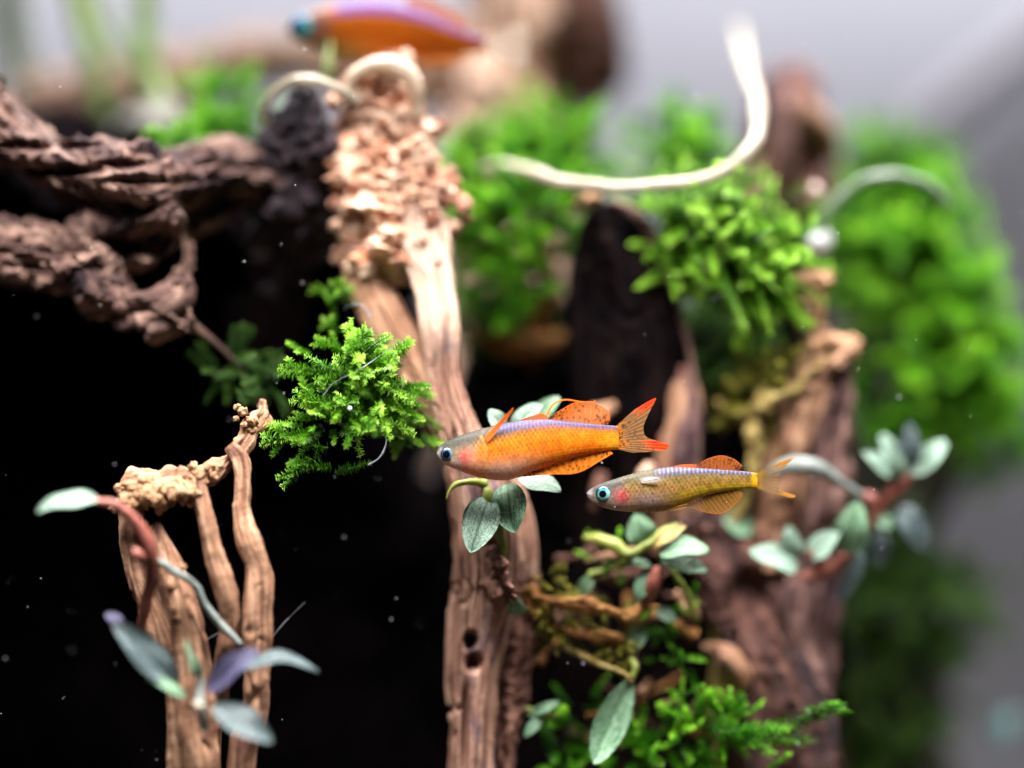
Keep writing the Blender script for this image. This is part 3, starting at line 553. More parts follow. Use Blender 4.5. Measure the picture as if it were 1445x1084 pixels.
moss('moss_clump', 'thick green moss bank between the crumbly trunk and the black stump', 'd',
     [(715, 320, 3.4, 90, 80, .6, 90, 40, 75), (690, 250, 4.2, 70, 60, .6, 55, 40, 75), (770, 215, 4.8, 80, 50, .6, 55, 40, 75), (690, 400, 3.3, 60, 36, .5, 36, 35, 60), (790, 280, 3.5, 46, 60, .5, 36, 35, 60), (740, 390, 3.2, 40, 40, .4, 24, 35, 55)], 33, bias=(0, -.4, .25), base=P(720, 520, 5))
moss('moss_clump', 'large soft green moss mound right of the broken post', 'd',
     [(1290, 440, 5.6, 90, 100, .9, 110, 60, 110), (1250, 330, 5.8, 80, 80, .8, 70, 60, 100), (1340, 520, 5.4, 70, 60, .8, 60, 60, 110), (1270, 560, 5.4, 70, 60, .7, 50, 50, 90)], 34, bias=(.2, -.3, .15), base=P(1290, 640, 6))
moss('moss_clump', 'pale blurred moss behind the top of the large mound', 'd',
     [(1240, 240, 8.0, 60, 50, .7, 36, 50, 90), (1400, 600, 7.6, 40, 60, .7, 26, 60, 100)], 35, base=P(1240, 330, 8))
moss('moss_clump', 'green moss growing between the brown stump and the white root', 'd',
     [(980, 225, 5.2, 50, 40, .5, 36, 50, 80), (960, 195, 5.4, 24, 26, .4, 14, 40, 70)], 36, base=P(980, 290, 5.4))
moss('moss_clump', 'moss coloured dark for the shade under the drooping strands', 's',
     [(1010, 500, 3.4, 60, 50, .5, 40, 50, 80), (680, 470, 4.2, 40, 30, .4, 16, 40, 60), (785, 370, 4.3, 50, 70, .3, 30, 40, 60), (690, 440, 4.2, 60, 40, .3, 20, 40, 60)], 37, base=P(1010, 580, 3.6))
moss('moss_clump', 'fresh green moss along the back edge of the dark arch', 'd',
     [(310, 205, 3.6, 60, 22, .4, 36, 35, 60), (255, 205, 3.0, 22, 20, .3, 12, 30, 50), (320, 150, 4.6, 24, 40, .3, 16, 40, 70), (370, 190, 3.4, 20, 26, .3, 10, 35, 55)], 38, hero=[(245, 190, 2.4, 205, 178, 2.2, 1.0)], base=P(310, 240, 3.6))
moss('moss_clump', 'low moss with one long flat frond in front of the reddish strand', 'd',
     [(950, 1045, 1.4, 70, 50, .4, 22, 40, 75), (880, 1075, 1.5, 60, 30, .4, 12, 40, 65), (800, 1070, 1.6, 40, 40, .3, 9, 35, 60), (1020, 1020, 1.3, 50, 30, .3, 12, 35, 60)], 39, bias=(.25, -.2, .1),
     hero=[(1010, 1040, .95, 1195, 1020, .9, .42), (1000, 1035, .9, 1110, 1015, .85, .7), (1030, 1040, .9, 1120, 1040, .85, .7), (960, 1020, 1.0, 962, 960, .95, .9), (970, 985, 1, 945, 965, .95, 1.1), (965, 980, 1, 995, 968, .95, 1.0), (1000, 1000, 1.1, 1055, 1000, 1, 1.0), (960, 1040, .95, 930, 1060, .9, 1.1), (1080, 1084, .9, 1120, 1068, .9, 1.2)], base=P(950, 1130, 1.4))
moss('moss_clump', 'moss coloured dark for shade low on the right in front of the back wall', 's',
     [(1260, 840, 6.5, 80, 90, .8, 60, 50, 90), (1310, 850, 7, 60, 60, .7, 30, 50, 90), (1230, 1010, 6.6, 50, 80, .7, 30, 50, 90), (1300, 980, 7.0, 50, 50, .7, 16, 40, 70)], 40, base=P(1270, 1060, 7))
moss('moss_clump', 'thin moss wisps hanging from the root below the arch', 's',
     [(330, 520, 1.6, 40, 14, .2, 9, 40, 60), (375, 545, 1.5, 30, 26, .2, 14, 30, 50)], 41, hero=[(360, 530, 1.4, 300, 528, 1.4, .5), (300, 528, 1.4, 262, 498, 1.5, .6)], base=P(375, 590, 1.7))
moss('moss_clump', 'olive yellow moss growing on the left side of the broken post', 'o',
     [(1060, 560, 2.5, 44, 60, .3, 46, 25, 50), (1090, 640, 2.5, 36, 60, .3, 30, 25, 45), (1110, 520, 2.3, 34, 24, .3, 20, 20, 40)], 42, base=P(1060, 640, 2.6))
moss('moss_clump', 'sparse olive moss caught in the roots beside the trunk foot', 'o',
     [(790, 870, 1.25, 50, 46, .2, 34, 20, 42), (860, 900, 1.3, 60, 50, .2, 30, 20, 42), (770, 820, 1.2, 24, 30, .2, 12, 18, 32)], 43, base=P(790, 930, 1.4))
moss('moss_clump', 'small green moss sprigs among the little leaves below the yellow fish', 'd',
     [(930, 860, 1.5, 50, 50, .2, 12, 20, 40), (960, 930, 1.5, 50, 40, .2, 9, 20, 40), (820, 1010, 1.6, 50, 30, .2, 14, 30, 55), (870, 790, 1.4, 50, 30, .2, 10, 25, 40)], 44, base=P(930, 960, 1.5))
RK = empty('mossy_boulder', (P(1290, 1000, 8)[0], 8, FLOOR))
limb('boulder_body', [(1230, 250, 8.5, 30), (1250, 330, 8.4, 90), (1270, 480, 8.2, 120), (1260, 640, 8.0, 100), (1240, 800, 8, 90), (1235, 950, 8, 100), (1240, 1250, 8, 130)], plain('boulder_rock', (.02, .022, .014), (.06, .06, .04), 60, .8, .2, 0, .7), RK, nu=120, nv=80, ey=.5, amp=.15, gfreq=(1, 1, 1), big=.3, off=350)
tag(RK, 'dark boulder carrying the moss mound in front of the grey back wall', 'rock')

# ------------------------------------------------------------------ leaves
def leaf(parent, b, t, wpx, mat, face=(0, -1, .35), bend=.12, crease=.12, tw=.0, tipw=.5, name='leaf', wav=.03, seed=0, hole=None):
    """b, t: (px, py, depth) base and tip; wpx: greatest width in photo pixels"""
    nu, nv = 26, 13
    A, B = P(*b), P(*t); L = B - A; ln = np.linalg.norm(L); Ld = L / ln
    f = np.asarray(face, float); f = f - Ld * f.dot(Ld); f /= np.linalg.norm(f); sd = np.cross(Ld, f)
    half = R(wpx / 2, b[2]); rnd = np.random.RandomState(seed + int(b[0]) * 7 + int(b[1]))
    ph = rnd.rand() * 6
    T, Q = np.meshgrid(np.linspace(0, 1, nu), np.linspace(-1, 1, nv), indexing='ij')
    prof = np.maximum(np.sin(np.pi * T ** (.5 + tipw)) ** .62, .03 + .0 * T)
    prof[-1] = .02
    W_ = half * prof
    ang = tw * T
    pos = A + L * T[..., None]
    up = bend * ln * 4 * T * (1 - T) + crease * W_ * np.abs(Q) ** 1.3 + wav * ln * np.sin(T * 9 + ph + Q * 1.2) * Q
    side = W_ * Q
    pos = pos + sd * (side * np.cos(ang) - 0 * up)[..., None] + f * (up + side * np.sin(ang))[..., None]
    top = pos.reshape(-1, 3); th = .012 + .02 * (1 - np.abs(Q.reshape(-1)) ** 2)
    bot = top - f * th[:, None]
    lco = np.stack([T.reshape(-1), Q.reshape(-1), np.full(nu * nv, rnd.rand() * 9)], 1)
    V = np.vstack([top, bot]); F = grid_faces(nu, nv); n = nu * nv
    F = F + [tuple(n + i for i in reversed(q)) for q in F]
    edge = [i * nv for i in range(nu)] + [(nu - 1) * nv + j for j in range(1, nv)] + [i * nv + nv - 1 for i in range(nu - 2, -1, -1)] + [j for j in range(nv - 2, 0, -1)]
    for i in range(len(edge)):
        a, c = edge[i], edge[(i + 1) % len(edge)]
        F.append((c, a, a + n, c + n))
    return mk(name, V, F, mat, parent, attrs={'lco': np.vstack([lco, lco])})
def stem(parent, ctrl, mat, name='stem', nu=50, nv=14, amp=.015):
    V, F, g = loft(ctrl, nu=nu, nv=nv, amp=amp, big=.02, bfreq=3, gfreq=(5, 5, 3), off=ctrl[0][0] * .37)
    return mk(name, V, F, mat, parent, attrs={'gco': g})

p = empty('leafy_plant', P(705, 800, .6))
stem(p, [(706, 800, .62, 6), (708, 770, .5, 8), (700, 730, .4, 7), (690, 700, .4, 7), (684, 680, .5, 6), (695, 640, .7, 6), (712, 600, .6, 5)], M_VINE)
stem(p, [(686, 684, .42, 5), (668, 680, .35, 5), (648, 682, .3, 5), (636, 690, .3, 4), (630, 704, .3, 3)], M_VINE, 'tendril')
leaf(p, (690, 702, .35), (664, 780, .2), 52, L_WHITE, bend=.1, tipw=.25)
leaf(p, (716, 682, .4), (726, 752, .2), 52, L_GREEN, face=(-.3, -1, .2), bend=.1, tipw=.3)
leaf(p, (730, 676, .45), (792, 692, .3), 36, L_WHITE, face=(0, -.7, .8), bend=.06, tipw=.55)
leaf(p, (712, 606, .55), (690, 578, .5), 26, L_WHITE, tipw=.3)
leaf(p, (722, 606, .6), (766, 570, .5), 30, L_WHITE, face=(0, -1, .6), tipw=.4)
leaf(p, (745, 600, 1.0), (790, 560, 1.0), 26, L_PALE, tipw=.4)
leaf(p, (735, 868, .8), (722, 842, .6), 26, L_GREEN, face=(-.4, -1, .5), tipw=.4)
tag(p, 'pale round leaved plant clinging to the trunk around the orange fish', 'plant')

p = empty('leafy_plant', P(905, 880, 1.2))
stem(p, [(826, 758, 1.3, 6), (850, 762, 1.1, 7), (872, 772, 1.0, 9), (888, 782, .95, 9), (912, 770, .95, 7), (935, 752, 1.0, 6), (958, 744, 1.0, 5)], M_VINE, nu=70)
stem(p, [(905, 880, 1.2, 6), (912, 850, 1.1, 9), (922, 825, 1.0, 10), (928, 800, 1.0, 6)], M_REDSTEM)
stem(p, [(890, 790, 1.05, 5), (860, 805, 1.15, 6), (832, 812, 1.2, 6)], M_VINE, 'tendril')
stem(p, [(945, 800, 1.2, 4), (965, 830, 1.2, 6), (975, 855, 1.2, 5), (985, 880, 1.3, 3)], M_VINE, 'tendril')
leaf(p, (908, 766, 1.05), (898, 724, 1.0), 44, L_PALE, tipw=.2)
leaf(p, (920, 772, .95), (968, 742, .9), 18, leaf_mat('orange_leaf', (.45, .22, .08), (.5, .38, .14), (.35, .45, .12)), face=(0, -1, .6))
leaf(p, (930, 780, .95), (1000, 776, .85), 40, L_PALE, face=(0, -.8, .8), bend=.15, tipw=.3)
leaf(p, (930, 792, 1.05), (998, 806, 1.0), 26, L_GREEN, face=(0, -.8, .5), bend=.12)
leaf(p, (915, 805, 1.1), (900, 846, 1.0), 26, L_GREEN, tipw=.3)
leaf(p, (920, 800, 1.1), (882, 796, 1.0), 20, L_GREEN, face=(0, -.6, .9))
leaf(p, (815, 840, 1.3), (838, 812, 1.2), 20, L_PALE)
leaf(p, (905, 880, 1.25), (892, 920, 1.1), 26, L_GREEN)
leaf(p, (925, 860, 1.2), (955, 875, 1.1), 20, L_GREEN)
tag(p, 'small leaved plant with one orange leaf and a reddish stem below the yellow fish', 'plant')
p = empty('long_leaf', P(893, 956, .85))
leaf(p, (893, 956, .85), (838, 1078, .6), 50, L_PALE, face=(.5, -1, .3), bend=-.08, crease=.3, tipw=.62, name='blade', wav=.01)
stem(p, [(893, 956, .85, 4), (896, 942, .9, 4), (890, 930, 1.0, 4)], M_VINE)
tag(p, 'long striped green leaf hanging point down from the olive root', 'leaf')
p = empty('leafy_plant', P(790, 1010, 1.1))
leaf(p, (745, 1010, 1.1), (790, 990, 1.0), 14, L_PALE); leaf(p, (765, 1010, 1.1), (740, 1040, 1.0), 16, L_GREEN)
stem(p, [(730, 995, 1.15, 4), (755, 1005, 1.1, 5), (790, 1010, 1.1, 4)], M_VINE)
tag(p, 'tiny pale sprig at the foot of the trunk beside the low moss', 'plant')

p = empty('leafy_plant', P(1130, 815, 1.9))
stem(p, [(1130, 815, 1.9, 8), (1160, 808, 1.9, 9), (1190, 790, 1.9, 8), (1215, 770, 1.9, 6)], M_REDSTEM)
stem(p, [(1160, 806, 1.8, 6), (1152, 790, 1.75, 7), (1142, 780, 1.7, 4)], M_REDSTEM)
leaf(p, (1190, 780, 1.8), (1212, 708, 1.6), 54, L_PALE, tipw=.15)
leaf(p, (1142, 784, 1.75), (1184, 752, 1.6), 36, L_WHITE, face=(0, -1, .6), tipw=.25)
leaf(p, (1125, 800, 1.75), (1058, 778, 1.6), 40, L_WHITE, face=(0, -1, .7), tipw=.25)
leaf(p, (1116, 786, 1.75), (1114, 742, 1.65), 36, L_WHITE, tipw=.2)
leaf(p, (1062, 750, 2.2), (1020, 730, 2.2), 34, L_GREEN, face=(0, -1, .4), tipw=.3)
leaf(p, (1215, 770, 1.9), (1180, 850, 1.9), 26, L_GREY, face=(.6, -1, .2))
tag(p, 'plant with round pale leaves on a red stem left of the dark rosette', 'plant')
p = empty('rosette_plant', P(1230, 740, 2.4))
stem(p, [(1225, 745, 2.4, 8), (1245, 715, 2.3, 9), (1265, 690, 2.2, 12), (1280, 668, 2.2, 8)], M_REDSTEM)
for b, t, wd, mt in (((1270, 676, 2.2), (1216, 636, 2.0), 26, L_WHITE), ((1272, 672, 2.2), (1244, 612, 2.1), 30, L_WHITE), ((1280, 668, 2.2), (1284, 594, 2.1), 30, L_GREY), ((1284, 668, 2.2), (1336, 622, 2.1), 34, L_WHITE), ((1264, 680, 2.1), (1268, 640, 1.9), 26, L_WHITE), ((1272, 712, 2.3), (1304, 776, 2.3), 42, L_GREY), ((1240, 730, 2.3), (1258, 745, 2.2), 22, L_GREEN), ((1245, 750, 2.5), (1235, 800, 2.5), 30, L_GREY)):
    leaf(p, b, t, wd, mt, tipw=.35)
stem(p, [(1236, 718, 2.2, 4), (1228, 705, 2.1, 11), (1222, 695, 2.1, 5)], M_REDSTEM, 'bud')
tag(p, 'silvery leaf rosette on a dark red stem below the moss mound', 'plant')
tube('pale_shoot', [(1085, 668, 1.9, 8), (1115, 658, 1.8, 13), (1150, 660, 1.8, 12), (1180, 676, 1.9, 8), (1215, 700, 2.1, 5)], M_GREYSTEM, 'grey arched shoot behind the tail of the yellow fish', 'shoot', nu=50)
p = empty('far_leaf', P(1410, 1050, 7)); leaf(p, (1400, 1045, 7), (1430, 1005, 7), 30, leaf_mat('teal_leaf', (.10, .22, .22), (.16, .32, .32), (.2, .4, .4)), name='blade'); tag(p, 'single blurred teal leaf low in front of the back wall', 'leaf')

# bottom-left plants
DOFF = -.8
p = empty('drooping_plant', P(205, 880, -.3))
stem(p, [(200, 890, .3, 7), (205, 850, .1, 8), (215, 810, -.1, 9), (214, 780, -.2, 10), (200, 748, -.25, 9), (178, 722, -.3, 8), (150, 710, -.35, 7), (118, 706, -.4, 6)], M_REDSTEM, nu=80)
leaf(p, (140, 706, -.38), (52, 722, -.5), 30, L_WHITE, face=(0, -.75, .8), bend=.14, crease=.2, tipw=.3)
stem(p, [(212, 790, -.2, 4), (197, 782, -.25, 7), (188, 775, -.25, 4)], M_REDSTEM, 'bud')
stem(p, [(222, 790, -.15, 4), (245, 806, -.1, 5), (275, 825, 0, 6), (290, 855, .05, 5), (310, 880, .1, 4), (340, 910, .1, 3)], M_GREYSTEM, 'tendril')
tag(p, 'reddish stem bent over with one long pale drooping leaf', 'plant')
p = empty('star_plant', P(285, 1020, -.4))
stem(p, [(290, 1030, -.3, 6), (284, 1005, -.4, 7), (282, 980, -.35, 6), (284, 940, -.2, 4)], M_GREYSTEM)
leaf(p, (250, 970, -.35), (160, 880, -.5), 46, L_GREY, face=(.4, -1, .5), bend=.05, crease=.35, tipw=.45)
leaf(p, (292, 976, -.4), (364, 916, -.5), 40, L_PURPLE, face=(-.3, -1, .6), bend=.06, crease=.35, tipw=.45)
leaf(p, (330, 950, -.2), (450, 946, -.3), 26, L_GREY, face=(0, -.6, .9), bend=.2, crease=.2, tipw=.4)
leaf(p, (300, 995, -.5), (384, 1048, -.7), 44, L_GREY, face=(.1, -1, .7), bend=.08, crease=.25, tipw=.4)
leaf(p, (262, 985, -.4), (208, 956, -.5), 18, L_PALE, face=(0, -.8, .8), bend=.12)
leaf(p, (176, 882, -.2), (148, 866, -.2), 18, L_PURPLE, face=(0, -.8, .6))
leaf(p, (284, 960, -.35), (270, 925, -.4), 16, L_GREEN, face=(0, -1, .3))
leaf(p, (280, 960, -.35), (262, 900, -.3), 9, L_GREEN)
stem(p, [(284, 1006, -.5, 3), (280, 998, -.55, 9), (274, 990, -.55, 4)], M_ROOT, 'bud')
stem(p, [(298, 1040, -.4, 3), (303, 1032, -.45, 8), (306, 1022, -.45, 4)], M_REDSTEM, 'bud')
tag(p, 'star shaped plant with narrow grey and purple leaves on the root bundle', 'plant')

DOFF = 0.0
# ------------------------------------------------------------------ fish
def interp(xs, tab):
    tab = np.asarray(tab, float); return np.interp(xs, tab[:, 0], tab[:, 1])
def smooth_tab(tab, n=60):
    s = spline(tab, n); return s
def g2(x, y, cx, cy, rx, ry): return np.exp(-(((x - cx) / rx) ** 2 + ((y - cy) / ry) ** 2))
def lerp(c, c2, f): return c + (np.asarray(c2) - c) * np.clip(f, 0, 1)[..., None]

def fish(label, top, bot, d0, yaw, style, eye, fins, group, thick=.46, seed=1):
    x0, x1 = top[0][0], top[-1][0]
    nu, nv = 360, 120
    tt, bb = smooth_tab(top), smooth_tab(bot)
    q = (1 - np.cos(np.linspace(0, math.pi / 2, nu))) ; q = .35 * q + .65 * np.linspace(0, 1, nu); xs = x0 + (x1 - x0) * q
    yt, yb = interp(xs, tt), interp(xs, bb)
    # rounded snout
    mid = (yt + yb) / 2; half = np.maximum((yb - yt) / 2, .3)
    L = x1 - x0
    wprof = np.interp(q, [0, .05, .12, .25, .4, .6, .8, 1.0], [.9, .95, 1.0, .98, .95, .85, .72, .55]) * thick
    th = np.linspace(0, 2 * math.pi, nv, endpoint=False)      # 0 = top, pi/2 = near side (towards camera)
    cz, sy = np.cos(th), np.sin(th)
    shp = np.sign(sy) * np.abs(sy) ** .9
    X = np.repeat(xs[:, None], nv, 1)
    Y = mid[:, None] - half[:, None] * cz[None]
    W_ = half[:, None] * wprof[:, None] * shp[None]
    # scale lattice (in photo pixels)
    h = (Y - mid[:, None]) / half[:, None]                     # -1 top .. 1 bottom
    row = (Y - mid[:, None]) / (5.0 * (half[:, None] / half.max()) ** .35); ri = np.floor(row)
    cx = X / 6.2 + .5 * (ri % 2); cf = cx - np.floor(cx) - .5; rf = row - ri - .5
    onbody = np.clip((X - x0 - .17 * L) / (.04 * L), 0, 1)
    bump = np.clip(1 - (cf * 1.4) ** 2 - (rf * 1.5) ** 2, 0, 1) * onbody
    jit = vnoise(np.stack([np.floor(cx).ravel() * 3.7, ri.ravel() * 5.1, np.full(X.size, seed * 9.3)], 1)).reshape(X.shape)
    dash = np.exp(-((cf + .22) / .24) ** 2 - (rf / .46) ** 2) * onbody * np.clip(.7 + .7 * jit, 0, 1)
    u = (X - x0) / L
    pig = style(u, h, X, Y, dash, bump, jit, eye)
    s = U * (1 + d0 / D); cxm = (x0 + x1) / 2
    ca, sa = math.cos(yaw), math.sin(yaw)
    cen = P(cxm, float(np.mean(mid)), d0)
    def to_w(px, py, off):                                     # fish-plane pixel + sideways offset px -> world cm
        lx = (np.asarray(px, float) - cxm) * s / ca; ly = -np.asarray(off, float) * s
        k = 1 + (d0 + lx * sa) / D                              # keep the outline as the lens sees it
        return np.stack([(cxm - 722.5) * s + lx * ca - ly * sa, d0 + lx * sa + ly * ca, (542 - np.asarray(py, float)) * s * (k / (1 + d0 / D))], -1)
    V = to_w(X, Y, W_ + .16 * bump * np.sign(shp)[None] * (np.abs(shp)[None] > .15)).reshape(-1, 3)
    F = grid_faces(nu, nv, True); n0 = len(V)
    V = np.vstack([V, to_w(x0 - .6, mid[0], 0), to_w(x1 + .5, mid[-1], 0)])
    pig = np.vstack([pig.reshape(-1, 4), pig[0, 0], pig[-1, 0]])
    for j in range(nv):
        F.append((n0, (j + 1) % nv, j)); F.append((n0 + 1, n0 - nv + j, n0 - nv + (j + 1) % nv))
    e = empty('fish', cen + np.array([0, 0, -R(float(half.max()), d0)]))
    body = mk('body', V, F, M_FISH, e, cols={'pig': pig})
    # eyes: near and far side
    ex, ey, er, iris, ring = eye
    ie = int(np.argmin(np.abs(xs - ex))); 
    hh = abs((ey - mid[ie]) / half[ie]); hw = half[ie] * wprof[ie] * math.sqrt(max(0.05, 1 - hh ** 2))
    for sg in (1, -1):
        n, m = 24, 40
        rr = np.linspace(0, 1, n); aa = np.linspace(0, 2 * math.pi, m, endpoint=False)
        RR, AA = np.meshgrid(rr, aa, indexing='ij')
        ox = ex + er * RR * np.cos(AA); oy = ey + er * RR * np.sin(AA)
        dome = hw - 1.4 + er * .42 * np.sqrt(np.clip(1 - RR ** 2, 0, 1)) 
        dome = np.where(RR > .97, hw - 3.5, dome)
        Ve = to_w(ox, oy, sg * dome).reshape(-1, 3)
        pc = np.zeros((n, m, 4)); pc[..., 3] = 1
        base = lerp(np.zeros((n, m, 3)) + np.asarray(iris[0]), iris[1], .5 + .5 * np.cos(AA - iris[2]))  # iris lightens to one side as a painted glint
        base = lerp(base, (.012, .02, .05), (RR - .78) / .14); base = base * (.75 + .5 * vnoise(np.stack([(RR * 3).ravel(), (np.cos(AA) * 2.5).ravel(), (np.sin(AA) * 2.5).ravel()], 1)).reshape(RR.shape))[..., None]
        pup = np.hypot((ox - ex + er * .12) / er, (oy - ey) / er)
        base = lerp(base, iris[3], np.exp(-((pup - ring - .06) / .05) ** 2) * .8)
        base = lerp(base, (.002, .002, .004), (ring - pup) / .05 + .5)
        pc[..., :3] = base
        eo = mk('eye', Ve, grid_faces(n, m, True) if sg > 0 else [tuple(reversed(f)) for f in grid_faces(n, m, True)], M_EYE, e, cols={'pig': pc.reshape(-1, 4)})
        pr_ = er * ring * .92; RP, AP = np.meshgrid(np.linspace(0, 1, 8), aa, indexing='ij')
        px_ = ex - er * .12 + pr_ * RP * np.cos(AP); py_ = ey + pr_ * RP * np.sin(AP)
        q2 = np.clip(((px_ - ex) ** 2 + (py_ - ey) ** 2) / er ** 2, 0, 1)
        dm = hw - 1.4 + er * .42 * np.sqrt(1 - q2) + .25 * (1 - RP ** 4) - .05
        pf_ = grid_faces(8, m, True)
        mk('pupil', to_w(px_, py_, sg * dm).reshape(-1, 3), pf_ if sg > 0 else [tuple(reversed(f)) for f in pf_], M_PUPIL, eo, org=cen)
    for (nm, base, edge, off, fs, lean) in fins:
        nr, nk = 90, 60
        bs, es = spline(base, nr), spline(edge, nr)
        K = np.linspace(0, 1, nk)
        Q = bs[:, None] * (1 - K[None, :, None]) + es[:, None] * K[None, :, None]
        ray = np.linspace(0, 1, nr)[:, None] * np.ones((1, nk))
        rp = np.sin(ray * math.pi * 2 * 15)
        rnd = np.random.RandomState(len(nm) + seed * 5)
        col = fs(ray, K[None] * np.ones((nr, 1)), Q[..., 0], Q[..., 1], rp, rnd)
        z = off + lean * K[None] + .25 * rp * (.3 + .7 * K[None]) + .8 * np.sin(ray * 5 + seed) * K[None]
        A = to_w(Q[..., 0], Q[..., 1], z + .22).reshape(-1, 3); Bk = to_w(Q[..., 0], Q[..., 1], z - .22).reshape(-1, 3)
        F = grid_faces(nr, nk); n = nr * nk
        F = F + [tuple(n + i for i in reversed(f)) for f in F]
        mk(nm, np.vstack([A, Bk]), F, M_FIN, e, cols={'pig': np.vstack([col.reshape(-1, 4)] * 2)})
    return tag(e, label, 'fish', group)
M_PUPIL = plain('pupil_black', (.002, .002, .004), (.004, .004, .006), 100, .12, .5, 0, 0)
M_EYE = fish_mat('fish_eye', False, .12)
M_EYE.node_tree.nodes['Principled BSDF'].inputs['Specular IOR Level'].default_value = .8

def noise2(X, Y, f, off=0): return fbm(np.stack([X.ravel() * f, Y.ravel() * f, np.full(X.size, off)], 1), 3).reshape(X.shape)
def style_orange(u, h, X, Y, dash, bump, jit, eye):
    c = np.zeros(u.shape + (3,)) + np.array((.76, .165, .002))
    n = noise2(X, Y, .09)
    c = lerp(c, (.85, .27, .006), np.clip(.5 + n, 0, 1) * .7)
    c = lerp(c, (.48, .20, .02), np.clip((-h - .15) / .6, 0, 1) * .7)                     # olive shoulder
    c = lerp(c, (.17, .14, .07), np.clip((-h - .45) / .25, 0, 1) * np.clip((.55 - u) / .2, 0, 1))
    hd = np.clip((.225 - u - .06 * h) / .07, 0, 1)
    c = lerp(c, (.30, .25, .15), hd); c = lerp(c, (.13, .13, .10), hd * np.clip((-h) / .5, 0, 1))
    c = lerp(c, (.70, .52, .42), g2(u, h, .36, .78, .15, .42) * .95)                        # silvery belly
    c = lerp(c, (.78, .60, .50), hd * np.clip((h - .1) / .5, 0, 1) * .8)
    c = lerp(c, (.80, .12, .10), g2(X, Y, 656, 646, 9, 12) * .95)
    c = lerp(c, (.80, .40, .28), g2(X, Y, 668, 652, 9, 22) * .5)
    c = lerp(c, (.45, .40, .36), np.clip((.035 - u) / .02, 0, 1))
    c = lerp(c, (.06, .025, .02), dash * np.clip((.45 - h) / .5, .0, 1) * np.clip((.92 - u) / .3, .3, 1) * 1.0)
    c = lerp(c, (.95, .55, .10), bump * .10 * np.clip(.5 + jit, 0, 1))
    bl = np.exp(-((h + .86) / .15) ** 2) * np.clip((u - .30) / .06, 0, 1) * np.clip((1.0 - u) / .04, .3, 1)
    dots = .55 + .45 * np.cos(X * 2 * math.pi / 5.2)
    c = lerp(c, (.16, .13, .55), bl * (.55 + .45 * dots)); c = lerp(c, (.36, .34, .85), bl * dots ** 3 * .8)
    c = lerp(c, (.10, .09, .16), np.clip((-h - .97) / .03, 0, 1) * .5 * np.clip((u - .3) / .1, 0, 1))
    c = lerp(c, (.92, .40, .02), np.clip((u - .90) / .05, 0, 1) * .8 * np.clip(h + .6, 0, 1))
    c = c * (1 - .74 * np.clip((-h - .35) / .5, 0, 1))[..., None]  # back darkened in the pigment to offset the strong overhead light
    c = c * (1 + .22 * noise2(X, Y, .35, 8) * (1 - hd) + .30 * noise2(X, Y, .5, 3) * hd)[..., None]
    c = lerp(c, (.10, .07, .05), np.exp(-((Y - (644 + (X - 617) * .75)) / .8) ** 2) * (X < 626) * .8)
    c = lerp(c, (.62, .50, .26), hd * np.exp(-((X - 676 + .35 * (Y - 625)) / 1.6) ** 2) * .12)
    op = np.exp(-((u - (.268 - .05 * h ** 2)) / .008) ** 2) * (np.abs(h) < .75)                # gill cover edge
    c = lerp(c, (.55, .30, .10), op * .6)
    return np.concatenate([c, np.ones(u.shape + (1,))], -1)
def style_olive(u, h, X, Y, dash, bump, jit, eye):
    c = np.zeros(u.shape + (3,)) + np.array((.30, .165, .03))
    n = noise2(X, Y, .08, 4)
    c = lerp(c, (.44, .19, .05), np.clip(.4 + n, 0, 1) * .6)
    c = lerp(c, (.15, .13, .05), np.clip((-h - .1) / .6, 0, 1) * .9)
    c = lerp(c, (.52, .33, .012), np.clip((h - .05) / .5, 0, 1) * np.clip((u - .45) / .15, 0, 1) * .9)
    hd = np.clip((.24 - u) / .07, 0, 1)
    c = lerp(c, (.26, .20, .15), hd); c = lerp(c, (.11, .105, .09), hd * np.clip(-h / .5, 0, 1))
    c = lerp(c, (.34, .23, .20), g2(X, Y, 913, 706, 26, 13) * .95)
    c = lerp(c, (.52, .38, .28), np.clip((.35 - u) / .1, 0, 1) * np.clip((h - .3) / .4, 0, 1) * .8)
    c = lerp(c, (.66, .07, .10), g2(X, Y, 877, 701, 10, 10) * .95)
    c = lerp(c, (.36, .32, .32), np.clip((.045 - u) / .02, 0, 1))
    c = lerp(c, (.055, .038, .03), dash * np.clip((.5 - h) / .4, 0, 1) * .9)
    c = lerp(c, (.60, .46, .16), bump * .08 * np.clip(.5 + jit, 0, 1))
    bl = np.exp(-((h + .84) / .16) ** 2) * np.clip((u - .39) / .04, 0, 1) * np.clip((1.0 - u) / .03, 0, 1)
    dots = np.clip(.35 + .65 * np.cos(X * 2 * math.pi / 6.0), 0, 1)
    c = lerp(c, (.13, .11, .42), bl * (.35 + .65 * dots)); c = lerp(c, (.40, .38, .90), bl * dots ** 2)
    c = lerp(c, (.78, .42, .01), np.clip((u - .955) / .02, 0, 1))
    c = c * (1 - .62 * np.clip((-h - .4) / .5, 0, 1))[..., None]  # upper side darkened likewise against the light from above
    c = c * (.92 + .28 * noise2(X, Y, .3, 5))[..., None]
    c = lerp(c, (.08, .06, .05), np.exp(-((Y - (697 + (X - 828) * .6)) / .8) ** 2) * (X < 838) * .8)
    c = lerp(c, (.60, .56, .58), g2(X, Y, 917, 676, 11, 3.2) * .9)
    return np.concatenate([c, np.ones(u.shape + (1,))], -1)

